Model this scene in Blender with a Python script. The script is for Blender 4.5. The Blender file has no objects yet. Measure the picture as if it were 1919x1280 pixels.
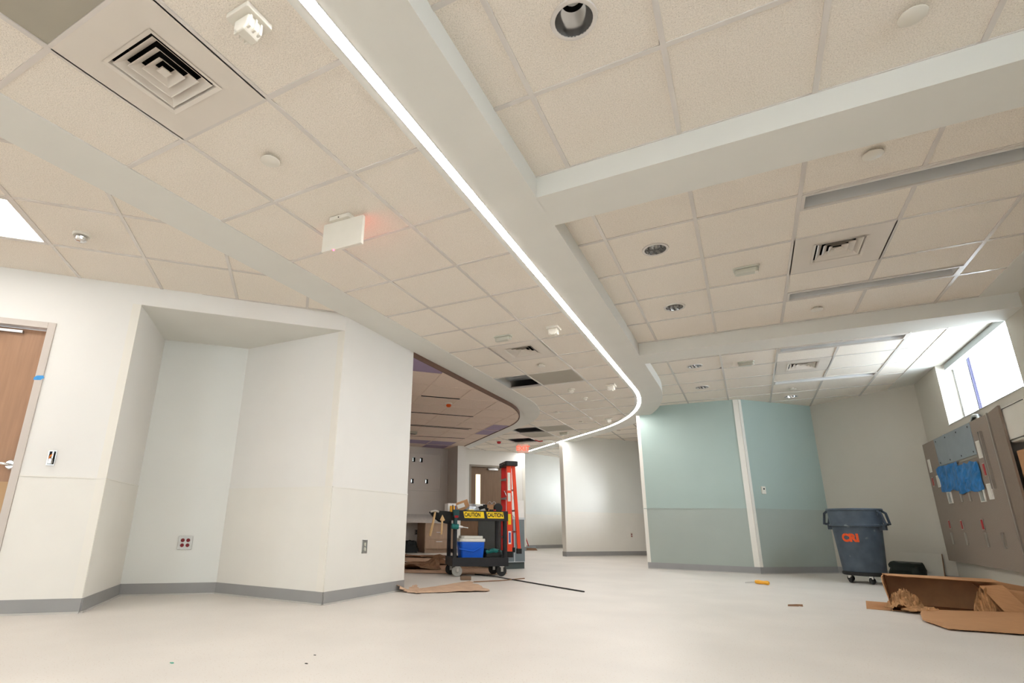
import bpy, bmesh, math, random
from mathutils import Vector, Matrix
random.seed(7)
sc = bpy.context.scene
COL = sc.collection
R = math.radians
# ------------------------------------------------------------------ camera
# plan axes follow the ceiling grid; the camera stands at the origin, 0.66 m up
CAM_H = 0.66
cam_d = bpy.data.cameras.new('camera'); cam = bpy.data.objects.new('camera', cam_d); COL.objects.link(cam)
cam_d.sensor_width = 36.0; cam_d.sensor_fit = 'HORIZONTAL'
cam_d.lens = 977.861 / 1919 * 36.0
cam_d.shift_x = (959.5 - 867.70) / 1919; cam_d.shift_y = (696.20 - 640.0) / 1919
cam_d.clip_start = 0.05; cam_d.clip_end = 200
cam.matrix_world = Matrix.Translation((0, 0, CAM_H)) @ Matrix.Rotation(R(28.1911), 4, 'Z') @ Matrix.Rotation(R(90 + 16.2456), 4, 'X') @ Matrix.Rotation(R(0.909), 4, 'Z')
sc.camera = cam
# ------------------------------------------------------------------ sky, exposure
world = bpy.data.worlds.new('overcast_sky'); sc.world = world; world.use_nodes = True
bg = world.node_tree.nodes['Background']; bg.inputs[0].default_value = (0.90, 0.96, 1.0, 1); bg.inputs[1].default_value = 13.0
vs = sc.view_settings; vs.view_transform = 'Standard'; vs.look = 'None'; vs.gamma = 1.0; vs.use_curve_mapping = False
vs.exposure = 0.30
LED_STRENGTH = 50.0
TROFFER_STRENGTH = 6.0
sc.cycles.use_light_tree = False; sc.cycles.max_bounces = 8; sc.cycles.diffuse_bounces = 6; sc.cycles.glossy_bounces = 2; sc.cycles.transparent_max_bounces = 6
sc.cycles.use_adaptive_sampling = True; sc.cycles.adaptive_threshold = .035
sc.cycles.sample_clamp_indirect = 6.0
sc.cycles.caustics_reflective = False; sc.cycles.caustics_refractive = False

Z1, Z2, ZL, ZI, ZROOF = 2.539, 2.677, 2.56, 2.485, 3.25
T = 0.6096
# ------------------------------------------------------------------ materials
def srgb(r, g, b):
    f = lambda c: (c/255/12.92) if c/255 <= .04045 else ((c/255+.055)/1.055)**2.4
    return (f(r), f(g), f(b), 1)
MATS = {}
def mat(name, col, rough=.6, metal=0., spec=.4, noise=None, bump=None, emit=None, emit_s=0., stretch=None, speck=None, coat=0.):
    m = bpy.data.materials.new(name); m.use_nodes = True; nt = m.node_tree; b = nt.nodes['Principled BSDF']
    b.inputs['Roughness'].default_value = rough; b.inputs['Metallic'].default_value = metal
    b.inputs['Specular IOR Level'].default_value = spec
    b.inputs['Base Color'].default_value = col
    if coat: b.inputs['Coat Weight'].default_value = coat
    tc = nt.nodes.new('ShaderNodeTexCoord'); src = tc.outputs['Object']
    if stretch:
        mp = nt.nodes.new('ShaderNodeMapping'); mp.inputs['Scale'].default_value = stretch; nt.links.new(src, mp.inputs[0]); src = mp.outputs[0]
    last = None
    if noise:                                   # (scale, amount)
        n = nt.nodes.new('ShaderNodeTexNoise'); n.inputs['Scale'].default_value = noise[0]; n.inputs['Detail'].default_value = 2
        nt.links.new(src, n.inputs['Vector'])
        rm = nt.nodes.new('ShaderNodeMapRange'); rm.inputs[1].default_value = .3; rm.inputs[2].default_value = .7
        rm.inputs[3].default_value = 1 - noise[1]; rm.inputs[4].default_value = 1 + noise[1]; nt.links.new(n.outputs[0], rm.inputs[0])
        mx = nt.nodes.new('ShaderNodeMix'); mx.data_type = 'RGBA'; mx.blend_type = 'MULTIPLY'; mx.inputs[0].default_value = 1
        mx.inputs[6].default_value = col; nt.links.new(rm.outputs[0], mx.inputs[7]); last = mx.outputs[2]
    if speck:                                   # (scale, threshold, colour)
        v = nt.nodes.new('ShaderNodeTexNoise'); v.inputs['Scale'].default_value = speck[0]; v.inputs['Detail'].default_value = 0
        nt.links.new(src, v.inputs['Vector'])
        cr = nt.nodes.new('ShaderNodeMapRange'); cr.inputs[1].default_value = speck[1]; cr.inputs[2].default_value = speck[1] + .06
        nt.links.new(v.outputs[0], cr.inputs[0])
        mx = nt.nodes.new('ShaderNodeMix'); mx.data_type = 'RGBA'; nt.links.new(cr.outputs[0], mx.inputs[0])
        if last: nt.links.new(last, mx.inputs[6])
        else: mx.inputs[6].default_value = col
        mx.inputs[7].default_value = speck[2]; last = mx.outputs[2]
    if last: nt.links.new(last, b.inputs['Base Color'])
    if bump and bump[1] > .06:                  # (scale, strength)
        n = nt.nodes.new('ShaderNodeTexNoise'); n.inputs['Scale'].default_value = bump[0]; n.inputs['Detail'].default_value = 1
        nt.links.new(src, n.inputs['Vector'])
        bp = nt.nodes.new('ShaderNodeBump'); bp.inputs['Strength'].default_value = bump[1]; bp.inputs['Distance'].default_value = .004
        nt.links.new(n.outputs[0], bp.inputs['Height']); nt.links.new(bp.outputs[0], b.inputs['Normal'])
    if emit:
        b.inputs['Emission Color'].default_value = emit; b.inputs['Emission Strength'].default_value = emit_s
    MATS[name] = m
    return m
mat('acoustic', srgb(231, 223, 212), .95, spec=.1, noise=(160, .10), bump=(170, .5), speck=(300, .70, srgb(190, 177, 160)))
mat('gridpaint', srgb(214, 208, 202), .27, spec=.55, noise=(6, .02))
mat('gypsum', srgb(220, 219, 213), .8, spec=.2, noise=(3, .015), bump=(60, .04))
mat('wall_cream', srgb(230, 228, 224), .75, spec=.25, noise=(2, .012), bump=(70, .04))
mat('wall_cream_low', srgb(229, 226, 219), .5, spec=.35, noise=(4, .012), bump=(180, .05))
mat('guard', srgb(231, 227, 218), .45, noise=(5, .012))
mat('wall_grey', srgb(194, 188, 176), .75, spec=.2, noise=(2, .015), bump=(70, .04))
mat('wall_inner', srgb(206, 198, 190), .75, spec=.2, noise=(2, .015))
mat('wall_green', srgb(168, 184, 178), .6, spec=.3, noise=(2, .02), bump=(80, .04))
mat('wall_green_low', srgb(164, 172, 165), .5, spec=.3, noise=(3, .02))
mat('wall_blue', srgb(226, 227, 223), .7, spec=.25, noise=(2, .012))
mat('basegrey', srgb(150, 149, 148), .45, noise=(5, .03))
mat('baseedge', srgb(190, 187, 182), .5, noise=(8, .03))
mat('vinyl_floor', srgb(219, 213, 206), .42, spec=.35, noise=(1.6, .05), speck=(110, .72, srgb(202, 190, 177)), bump=(30, .03))
mat('steel', srgb(200, 200, 198), .28, 1.0, noise=(30, .05))
mat('chrome', srgb(225, 225, 225), .1, 1.0, noise=(20, .02))
mat('slot_white', srgb(214, 214, 214), .3, spec=.6, noise=(6, .02))
mat('reflector', srgb(228, 228, 228), .12, .85, noise=(14, .05))
mat('alum', srgb(205, 205, 206), .35, 1.0, noise=(20, .04))
mat('dark', srgb(22, 21, 20), .8, noise=(9, .2))
mat('void', srgb(14, 13, 13), .95, noise=(4, .2))
mat('duct', srgb(160, 164, 166), .4, .8, noise=(6, .08))
mat('plastic_white', srgb(222, 217, 206), .4, noise=(12, .015))
mat('plastic_grey', srgb(196, 196, 184), .4, noise=(12, .02))
mat('diffuser', srgb(216, 208, 198), .45, noise=(6, .015))
mat('access', srgb(164, 158, 144), .6, noise=(6, .02))
mat('frame_paint', srgb(198, 188, 180), .4, noise=(5, .02))
mat('frame_grey', srgb(140, 132, 122), .45, noise=(5, .02))
mat('wood_door', srgb(164, 126, 98), .45, noise=(5, .07), stretch=(9, 9, .7))
mat('wood_dark', srgb(120, 96, 76), .5, noise=(5, .1), stretch=(9, 9, .7))
mat('kick', srgb(186, 150, 108), .4, noise=(5, .04))
mat('blue_tape', srgb(66, 150, 214), .6, noise=(30, .12), bump=(60, .3))
mat('blue_film', srgb(28, 112, 178), .45, noise=(14, .35), bump=(30, .5))
mat('red', srgb(170, 22, 30), .4, noise=(10, .05))
mat('red_dark', srgb(120, 14, 20), .45, noise=(10, .05))
mat('purple', srgb(150, 134, 162), .6, noise=(5, .03))
mat('inner_tile_dim', srgb(222, 204, 190), .9, spec=.1, noise=(90, .05))  # brownish because the room is dim; the dimness is put into the colour
mat('brown_trim', srgb(104, 76, 62), .6, noise=(8, .06))
mat('cabinet_brown', srgb(168, 140, 116), .5, noise=(6, .08), stretch=(8, 8, 1))
mat('counter', srgb(176, 166, 158), .4, noise=(20, .05))
mat('station', srgb(112, 122, 126), .5, noise=(6, .05))
mat('station_edge', srgb(200, 204, 206), .4, noise=(6, .02))
mat('station_dark', srgb(70, 78, 76), .6, noise=(6, .06))
mat('headwall', srgb(143, 129, 117), .6, noise=(130, .10), bump=(150, .15))
mat('headwall_side', srgb(132, 116, 102), .6, noise=(40, .10), stretch=(6, 6, .8))
mat('headtrim', srgb(170, 162, 152), .35, .6, noise=(10, .03))
mat('plate_grey', srgb(150, 158, 163), .5, .3, noise=(8, .05))
mat('canplastic', srgb(74, 85, 97), .55, noise=(7, .22), speck=(12, .76, srgb(122, 130, 136)), bump=(40, .15))
mat('canplastic_dark', srgb(58, 68, 78), .6, noise=(9, .15))
mat('orange_paint', srgb(226, 84, 30), .6, noise=(40, .1))
mat('cardboard', srgb(186, 142, 104), .85, spec=.1, noise=(14, .06), stretch=(1, 12, 1))
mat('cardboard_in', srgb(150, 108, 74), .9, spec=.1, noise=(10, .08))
mat('kraft', srgb(194, 164, 140), .85, spec=.1, noise=(9, .12), bump=(25, .5))
mat('kraft_dark', srgb(140, 108, 84), .9, spec=.1, noise=(9, .18), bump=(25, .5))
mat('crumple', srgb(176, 136, 98), .85, spec=.1, noise=(22, .3), bump=(40, .8))
mat('cart_black', srgb(32, 32, 35), .5, noise=(14, .15), bump=(60, .1))
mat('rubber', srgb(34, 33, 32), .7, noise=(20, .1))
mat('tyre_grey', srgb(150, 148, 142), .6, noise=(20, .08))
mat('caution_yellow', srgb(246, 210, 30), .5, noise=(20, .05))
mat('ink', srgb(24, 22, 20), .6, noise=(20, .05))
mat('cooler_blue', srgb(10, 92, 206), .4, noise=(6, .06))
mat('cooler_white', srgb(224, 222, 214), .45, noise=(8, .05))
mat('teal', srgb(20, 108, 104), .6, noise=(12, .2))
mat('teal_dark', srgb(24, 66, 68), .5, noise=(12, .15))
mat('bag_black', srgb(26, 28, 27), .75, noise=(14, .3), bump=(30, .5))
mat('bag_green', srgb(24, 34, 27), .6, noise=(14, .3), bump=(26, .6))
mat('ladder_orange', srgb(236, 70, 32), .45, noise=(8, .06), stretch=(1, 1, .3))
mat('ladder_red', srgb(206, 34, 28), .45, noise=(8, .06), stretch=(1, 1, .3))
mat('sticker', srgb(232, 228, 220), .5, noise=(60, .05))
mat('sticker_yellow', srgb(244, 206, 30), .5, noise=(60, .08))
mat('sticker_blue', srgb(40, 76, 160), .5, noise=(50, .1))
mat('hickory', srgb(206, 172, 124), .6, noise=(8, .1), stretch=(6, 6, 1))
mat('paper_white', srgb(236, 234, 230), .7, noise=(10, .03))
mat('foil', srgb(176, 180, 186), .35, .6, noise=(18, .2), bump=(25, .6))
mat('chisel_yellow', srgb(236, 172, 52), .45, noise=(20, .08))
mat('shadegrey', srgb(186, 192, 192), .5, noise=(6, .03))
mat('winframe', srgb(216, 218, 220), .35, noise=(6, .02))
mat('mullion', srgb(58, 54, 84), .4, noise=(6, .03))
mat('copper', srgb(214, 130, 60), .4, .5, noise=(20, .1))
mat('leaf_green', srgb(110, 180, 160), .6, noise=(20, .1))
mat('led', (1, 1, 1, 1), .5, emit=(1.0, .985, .965, 1), emit_s=LED_STRENGTH, noise=(3, .01))
mat('troffer', (1, 1, 1, 1), .5, emit=(1.0, .965, .92, 1), emit_s=TROFFER_STRENGTH, noise=(3, .01))
mat('lamp_off', srgb(230, 230, 226), .3, noise=(10, .02))
mat('pane_glow', srgb(250, 232, 190), .5, emit=(1, .88, .62, 1), emit_s=1.0, noise=(3, .02))  # self-lit pane; its glow stands in for light behind the far door
mat('exit_red', srgb(240, 60, 40), .5, emit=(1.0, .10, .05, 1), emit_s=5.0, noise=(9, .01))
mat('exit_red_far', srgb(235, 60, 40), .5, emit=(1.0, .16, .09, 1), emit_s=1.1, noise=(9, .01))
mat('exit_panel', srgb(250, 214, 200), .5, emit=(1.0, .5, .38, 1), emit_s=.25, noise=(9, .01))
mat('red_led', srgb(250, 60, 80), .5, emit=(1.0, .1, .2, 1), emit_s=4.0, noise=(9, .01))
mat('orange_cover', srgb(216, 88, 24), .5, noise=(16, .08))
mat('red_cover', srgb(186, 40, 46), .5, noise=(16, .08))
def pane_mat():
    m = bpy.data.materials.new('clear_glass'); m.use_nodes = True; nt = m.node_tree
    for n in list(nt.nodes): nt.nodes.remove(n)
    o = nt.nodes.new('ShaderNodeOutputMaterial'); mx = nt.nodes.new('ShaderNodeMixShader'); t = nt.nodes.new('ShaderNodeBsdfTransparent'); g = nt.nodes.new('ShaderNodeBsdfGlossy')
    t.inputs[0].default_value = (.95, .98, 1, 1); g.inputs['Roughness'].default_value = .03
    mx.inputs[0].default_value = .05
    nt.links.new(t.outputs[0], mx.inputs[1]); nt.links.new(g.outputs[0], mx.inputs[2]); nt.links.new(mx.outputs[0], o.inputs[0])
    MATS['clear_glass'] = m
pane_mat()
# ------------------------------------------------------------------ mesh helpers
class MB:
    def __init__(s): s.v = []; s.f = []; s.m = []
    def add(s, verts, faces, mi=0):
        o = len(s.v); s.v += [tuple(p) for p in verts]; s.f += [tuple(i + o for i in f) for f in faces]; s.m += [mi] * len(faces); return s
    def box(s, x0, x1, y0, y1, z0, z1, mi=0, M=None):
        vs_ = [(x0, y0, z0), (x1, y0, z0), (x1, y1, z0), (x0, y1, z0), (x0, y0, z1), (x1, y0, z1), (x1, y1, z1), (x0, y1, z1)]
        if M is not None: vs_ = [tuple(M @ Vector(p)) for p in vs_]
        return s.add(vs_, [(0, 3, 2, 1), (4, 5, 6, 7), (0, 1, 5, 4), (1, 2, 6, 5), (2, 3, 7, 6), (3, 0, 4, 7)], mi)
    def cbox(s, x0, x1, y0, y1, z0, z1, c, mi=0, M=None):      # box with chamfered upright edges
        p = [(x0 + c, y0), (x1 - c, y0), (x1, y0 + c), (x1, y1 - c), (x1 - c, y1), (x0 + c, y1), (x0, y1 - c), (x0, y0 + c)]
        return s.prism(p, z0, z1, mi, M)
    def prism(s, poly, z0, z1, mi=0, M=None):
        a = sum(poly[i][0] * poly[(i + 1) % len(poly)][1] - poly[(i + 1) % len(poly)][0] * poly[i][1] for i in range(len(poly)))
        if a < 0: poly = poly[::-1]
        n = len(poly); vs_ = [(p[0], p[1], z0) for p in poly] + [(p[0], p[1], z1) for p in poly]
        if M is not None: vs_ = [tuple(M @ Vector(p)) for p in vs_]
        return s.add(vs_, [tuple(range(n))[::-1], tuple(range(n, 2 * n))] + [(i, (i + 1) % n, n + (i + 1) % n, n + i) for i in range(n)], mi)
    def frustum(s, a, b, z0, z1, mi=0):                          # open square ring wall from half-size a (z0) to b (z1)
        vs_ = [(-a, -a, z0), (a, -a, z0), (a, a, z0), (-a, a, z0), (-b, -b, z1), (b, -b, z1), (b, b, z1), (-b, b, z1)]
        return s.add(vs_, [(i, (i + 1) % 4, 4 + (i + 1) % 4, 4 + i) for i in range(4)], mi)
    def lathe(s, prof, n=24, mi=0, M=None, cap0=False, cap1=False):
        vs_ = []
        for r, z in prof:
            for i in range(n): vs_.append((r * math.cos(2 * math.pi * i / n), r * math.sin(2 * math.pi * i / n), z))
        fs = []
        for k in range(len(prof) - 1):
            for i in range(n):
                j = (i + 1) % n; fs.append((k * n + i, k * n + j, (k + 1) * n + j, (k + 1) * n + i))
        if cap0: fs.append(tuple(range(n))[::-1])
        if cap1: fs.append(tuple(range((len(prof) - 1) * n, len(prof) * n)))
        if M is not None: vs_ = [tuple(M @ Vector(p)) for p in vs_]
        return s.add(vs_, fs, mi)
    def tube(s, pts, r, n=8, mi=0, r1=None):
        pts = [Vector(p) for p in pts]; L = len(pts); vs_ = []
        for k, p in enumerate(pts):
            d = (pts[min(k + 1, L - 1)] - pts[max(k - 1, 0)]).normalized()
            a = d.orthogonal().normalized() if k == 0 else (prev - d * prev.dot(d)).normalized()
            prev = a; b = d.cross(a); rr = r if r1 is None else r + (r1 - r) * k / (L - 1)
            for i in range(n):
                t = 2 * math.pi * i / n; vs_.append(tuple(p + (a * math.cos(t) + b * math.sin(t)) * rr))
        fs = [(k * n + i, k * n + (i + 1) % n, (k + 1) * n + (i + 1) % n, (k + 1) * n + i) for k in range(L - 1) for i in range(n)]
        fs += [tuple(range(n))[::-1], tuple(range((L - 1) * n, L * n))]
        return s.add(vs_, fs, mi)
    def build(s, name, mats, parent=None, smooth=False, bevel=0.):
        me = bpy.data.meshes.new(name); me.from_pydata(s.v, [], s.f)
        for m in ([mats] if isinstance(mats, str) else mats): me.materials.append(MATS[m])
        for p, mi in zip(me.polygons, s.m): p.material_index = mi; p.use_smooth = smooth
        if smooth:
            try: me.set_sharp_from_angle(angle=R(35))
            except Exception: pass
        me.update(); o = bpy.data.objects.new(name, me); COL.objects.link(o)
        if parent is not None: o.parent = parent
        if bevel:
            b = o.modifiers.new('bevel', 'BEVEL'); b.width = bevel; b.segments = 2; b.limit_method = 'ANGLE'
        return o
def tag(o, label=None, cat=None, group=None, kind=None):
    if label: o['label'] = label
    if cat: o['category'] = cat
    if group: o['group'] = group
    if kind: o['kind'] = kind
    return o
def empty(name, loc=(0, 0, 0), rz=0., label=None, cat=None, group=None, kind=None):
    o = bpy.data.objects.new(name, None); COL.objects.link(o); o.location = loc; o.rotation_euler = (0, 0, rz); o.empty_display_size = .1
    return tag(o, label, cat, group, kind)
def struct(o): o['kind'] = 'structure'; return o
def text(name, body, size, m, parent, loc, rot, ext=.0008, bold=0., sx=1.):
    c = bpy.data.curves.new(name + '_c', 'FONT'); c.body = body; c.size = size; c.extrude = ext; c.offset = bold; c.align_x = 'CENTER'; c.align_y = 'CENTER'
    t = bpy.data.objects.new(name + '_t', c); COL.objects.link(t); dg = bpy.context.evaluated_depsgraph_get()
    me = bpy.data.meshes.new_from_object(t.evaluated_get(dg)); bpy.data.objects.remove(t); bpy.data.curves.remove(c)
    me.materials.clear(); me.materials.append(MATS[m]); o = bpy.data.objects.new(name, me); COL.objects.link(o); o.parent = parent
    o.location = loc; o.rotation_euler = rot; o.scale = (sx, 1, 1); return o
FRONT = (R(90), 0, 0)                       # text standing up, read from -y
def along(p0, p1, s): return (p0[0] + (p1[0] - p0[0]) * s, p0[1] + (p1[1] - p0[1]) * s)
def ang(p0, p1): return math.atan2(p1[1] - p0[1], p1[0] - p0[0])
# ------------------------------------------------------------------ plan curve of the soffit ribbons (concentric)
CX, CY = -5.743, 7.479
def ribbon_path(r, v0, length, n=20):
    p = [(CX + r, v0)]
    v = v0
    while v + 3.0 < CY: v += 3.0; p.append((CX + r, v))
    for i in range(n + 1):
        t = math.pi / 4 * i / n; p.append((CX + r * math.cos(t), CY + r * math.sin(t)))
    e = p[-1]; p.append((e[0] - length * .70711, e[1] + length * .70711)); return p
def band(r0, r1, v0, l0, l1=None): return ribbon_path(r0, v0, l0) + ribbon_path(r1, v0, l1 or l0)[::-1]
def band_mesh(mb, r0, r1, v0, l0, z0, z1, l1=None):
    a, b = ribbon_path(r0, v0, l0), ribbon_path(r1, v0, l1 or l0)
    for i in range(len(a) - 1): mb.prism([a[i], b[i], b[i + 1], a[i + 1]], z0, z1)
    return mb
VB = -5.9
# ------------------------------------------------------------------ floor and roof
mb = MB(); mb.box(-12, 2.6, -6.2, 19, -.1, 0); struct(mb.build('floor', 'vinyl_floor'))
mb = MB(); mb.box(-12.2, 2.8, -6.4, 19.2, ZROOF, ZROOF + .12); struct(mb.build('roof', 'void'))  # slab added to keep sky light out above the ceilings
# ------------------------------------------------------------------ walls
def wall(name, p0, p1, m, z0=0., z1=ZROOF, t=.13, low=None, base=None, seam=.945, cuts=None):
    """p0 to p1 runs from the one end to the other as seen from the room; thickness goes behind."""
    L = math.hypot(p1[0] - p0[0], p1[1] - p0[1]); o = empty(name, (p0[0], p0[1], 0), ang(p0, p1), kind='structure')
    mb = MB()
    if cuts:                                   # [(x0,x1,za,zb)] openings
        xs = 0.
        for x0, x1, za, zb in sorted(cuts):
            mb.box(xs, x0, 0, t, z0, z1)
            if za > z0: mb.box(x0, x1, 0, t, z0, za)
            if zb < z1: mb.box(x0, x1, 0, t, zb, z1)
            xs = x1
        mb.box(xs, L, 0, t, z0, z1)
    else: mb.box(0, L, 0, t, z0, z1)
    mb.build('wall_face', m, o)
    if low:
        segs = low if isinstance(low, list) else [(0, L, low)]
        for a, b, lm in segs:
            q = MB(); q.box(a + .002, b - .002, -.004, .001, .02, seam); q.build('wall_panel', lm, o)
            q = MB(); q.box(a + .002, b - .002, -.009, .001, seam, seam + .009); q.build('panel_cap', lm, o)
    if base:
        for a, b in ([(0, L)] if base is True else base):
            q = MB(); q.box(a, b, -.009, .001, .006, .1); q.box(a, b, -.02, .001, 0, .012, 1); q.build('baseboard', ['basegrey', 'baseedge'], o)
    return o, L
V3, V2, V1, V4, V5 = (-4.34, 2.32), (-3.18, 3.56), (-3.20, 4.76), (-5.01, 2.97), (-4.47, 3.54)
dx, dy = V2[0] - V3[0], V2[1] - V3[1]; dl = math.hypot(dx, dy); ex, ey = dx / dl, dy / dl
VS = (V3[0] - ex * 6.2, V3[1] - ey * 6.2)
# door wall: its door opening is measured back from V3
D_IN = .555                                    # frame edge to corner
FR, DW = .052, .93
x_r = 6.2 - D_IN; x_l = x_r - 2 * FR - DW
w, L = wall('wall_left', VS, V3, 'wall_cream', cuts=[(x_l + .01, x_r - .01, -.01, 2.13)], low=[(0, x_l, 'wall_cream_low'), (x_r, 6.2, 'wall_cream_low')], base=[(0, x_l), (x_r, 6.2)])
q = MB(); q.box(6.2 - .062, 6.2 + .001, -.0075, .001, .1, 2.395); q.build('corner_guard', 'guard', w)
# door and its frame
d = empty('door_1', along(VS, V3, x_l / 6.2) + (0,), ang(VS, V3), kind='structure'); W_ = x_r - x_l
q = MB(); q.box(0, FR, -.012, .12, 0, 2.146); q.box(W_ - FR, W_, -.012, .12, 0, 2.146); q.box(FR, W_ - FR, -.012, .12, 2.096, 2.146); q.build('door_frame', 'frame_paint', d, bevel=.002)
q = MB(); q.box(FR + .003, W_ - FR - .003, .058, .10, .008, 2.09); leaf = q.build('door_leaf', 'wood_door', d)
q = MB(); q.box(FR + .02, W_ - FR - .02, .0545, .059, .03, .905); q.build('kick_plate', 'kick', leaf)
q = MB(); q.lathe([(.0, .018), (.026, .018), (.036, .008), (.036, 0)], 24, M=Matrix.Translation((W_ - FR - .04, .058, 1.03)) @ Matrix.Rotation(R(90), 4, 'X'))
q.tube([(W_ - FR - .04, .05, 1.03), (W_ - FR - .04, .0, 1.03), (W_ - FR - .07, -.012, 1.03), (W_ - FR - .17, -.012, 1.026)], .0095, 10); q.build('lever_handle', 'chrome', d, smooth=True)
q = MB(); q.box(FR + .45, W_ - FR - .17, .03, .056, 2.05, 2.07); q.tube([(W_ - FR - .34, .01, 2.06), (W_ - FR - .3, -.05, 2.06), (W_ - FR - .55, -.09, 2.06)], .009, 6); q.build('door_closer', 'alum', d)
for k, (zz, xx, tl) in enumerate([(1.69, W_ - FR / 2, 12), (2.12, .48, -8)]):
    q = MB(); q.prism([(-.034, -.012), (.01, -.018), (.036, -.004), (.03, .016), (-.01, .02), (-.03, .008)], 0, .0008, M=Matrix.Translation((xx, -.0128, zz)) @ Matrix.Rotation(R(90), 4, 'X') @ Matrix.Rotation(R(tl), 4, 'Z'))
    o = q.build('masking_tape', 'blue_tape', None); o.matrix_world = d.matrix_basis.copy()
    tag(o, ['torn scrap of blue tape on the pale upright of the brown door frame', 'scrap of blue tape on the head of the brown door frame'][k], 'tape')
# header over the alcove
o, L = wall('wall_header', V3, V2, 'wall_cream', z0=2.397)
mb = MB(); mb.prism([(V3[0] - ey * .006, V3[1] + ex * .006), V4, V5, (V2[0] - ey * .006, V2[1] + ex * .006)], 2.396, 2.44); struct(mb.build('ceiling_alcove', 'gypsum'))
wall('wall_alcove_side', V3, V4, 'wall_cream', z1=2.5, low='wall_cream_low', base=True)
wall('wall_alcove_back', V4, V5, 'wall_blue', z1=2.5, low='wall_blue', base=True)
w, L = wall('wall_alcove_return', V5, V2, 'wall_cream', z1=2.5, low='wall_cream_low', base=True)
q = MB(); q.box(L - .075, L + .001, -.0075, .001, .1, 2.395); q.build('corner_guard', 'guard', w)
wall('wall_panel_front', V2, V1, 'wall_cream', low='wall_cream_low', base=True, t=.15)
# inner room
I0, I1, I2, I3 = (-9.0, 8.72), (-6.631, 11.637), (-6.126, 11.223), (-5.976, 11.373)
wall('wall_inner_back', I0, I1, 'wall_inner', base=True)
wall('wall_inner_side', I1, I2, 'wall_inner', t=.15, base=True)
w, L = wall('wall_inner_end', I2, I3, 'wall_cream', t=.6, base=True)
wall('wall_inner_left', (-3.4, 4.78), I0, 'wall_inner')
# far wall with the second door
F0, F1 = (-6.62, 11.90), (-5.26, 13.46)
FL = math.hypot(F1[0] - F0[0], F1[1] - F0[1]); fd0 = .45; FDW = 1.0
w, L = wall('wall_far_door', F0, F1, 'wall_cream', cuts=[(fd0 + .01, fd0 + FDW + .09, -.01, 2.13)], base=[(0, fd0), (fd0 + FDW + .1, FL)], low=[(fd0 + FDW + .1, FL, 'wall_cream_low')])
q = MB(); q.box(L - .08, L + .001, -.0075, .13, .1, Z1 + .1); q.build('corner_guard', 'guard', w)
d = empty('door_2', along(F0, F1, fd0 / FL) + (0,), ang(F0, F1), kind='structure'); W_ = FDW + .1
q = MB(); q.box(0, .05, -.012, .12, 0, 2.15); q.box(W_ - .05, W_, -.012, .12, 0, 2.15); q.box(.05, W_ - .05, -.012, .12, 2.10, 2.15); q.build('door_frame', 'frame_grey', d)
q = MB(); gx0, gx1 = .2, .34
q.box(.053, gx0, .05, .095, .01, 2.095); q.box(gx1, W_ - .053, .05, .095, .01, 2.095); q.box(gx0, gx1, .05, .095, .01, 1.0); q.box(gx0, gx1, .05, .095, 1.91, 2.095); q.build('door_leaf', 'wood_dark', d)
q = MB(); q.box(gx0, gx1, .07, .075, 1.0, 1.91); q.build('vision_pane', 'pane_glow', d)
q = MB(); q.box(.55, .82, -.005, .045, 2.03, 2.075); q.tube([(.56, .0, 2.06), (.5, -.07, 2.06), (.75, -.1, 2.08)], .01, 6); q.build('door_closer', 'alum', d)
# passage walls beyond
E0, E1 = (-6.4, 12.56), (-4.2, 18.4)
wall('wall_passage_end', E0, E1, 'wall_blue', low='wall_cream_low', base=True)
W0, W1 = (-3.66, 11.78), (-1.9, 14.11)
w, L = wall('wall_passage_side', W0, W1, 'wall_blue', low='wall_cream_low', base=True, t=.13)
q = MB(); q.box(-.004, .0, -.002, .132, .1, Z2); q.box(0, .03, -.006, .0, .1, Z2); q.build('corner_guard', 'guard', w)
q = MB(); q.box(-.012, .0, -.01, .135, 0, .1); q.build('baseboard', 'basegrey', w)
wall('wall_passage_right', W1, (-1.45, 9.58), 'wall_cream', cuts=[(1.9, 2.45, 1.0, 1.7)])
# green walls, grey wall
G0, G1, G2, G3 = (-1.57, 9.45), (.04, 9.45), (1.12, 10.50), (2.30, 9.42)
w, L = wall('wall_green', G0, G1, 'wall_green', low='wall_green_low', base=True)
q = MB(); q.box(-.006, .05, -.0075, .14, .1, Z2); q.build('corner_guard', 'guard', w)
q = MB(); q.box(L - .075, L + .0, -.012, .0, .1, Z2); q.build('corner_guard', 'guard', w)
w, L = wall('wall_green_angled', G1, G2, 'wall_green', low='wall_green_low', base=True)
q = MB(); q.box(0, .05, -.012, .0, .1, Z2); q.build('corner_guard', 'guard', w)
wall('wall_grey', G2, G3, 'wall_grey', base=True)
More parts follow.
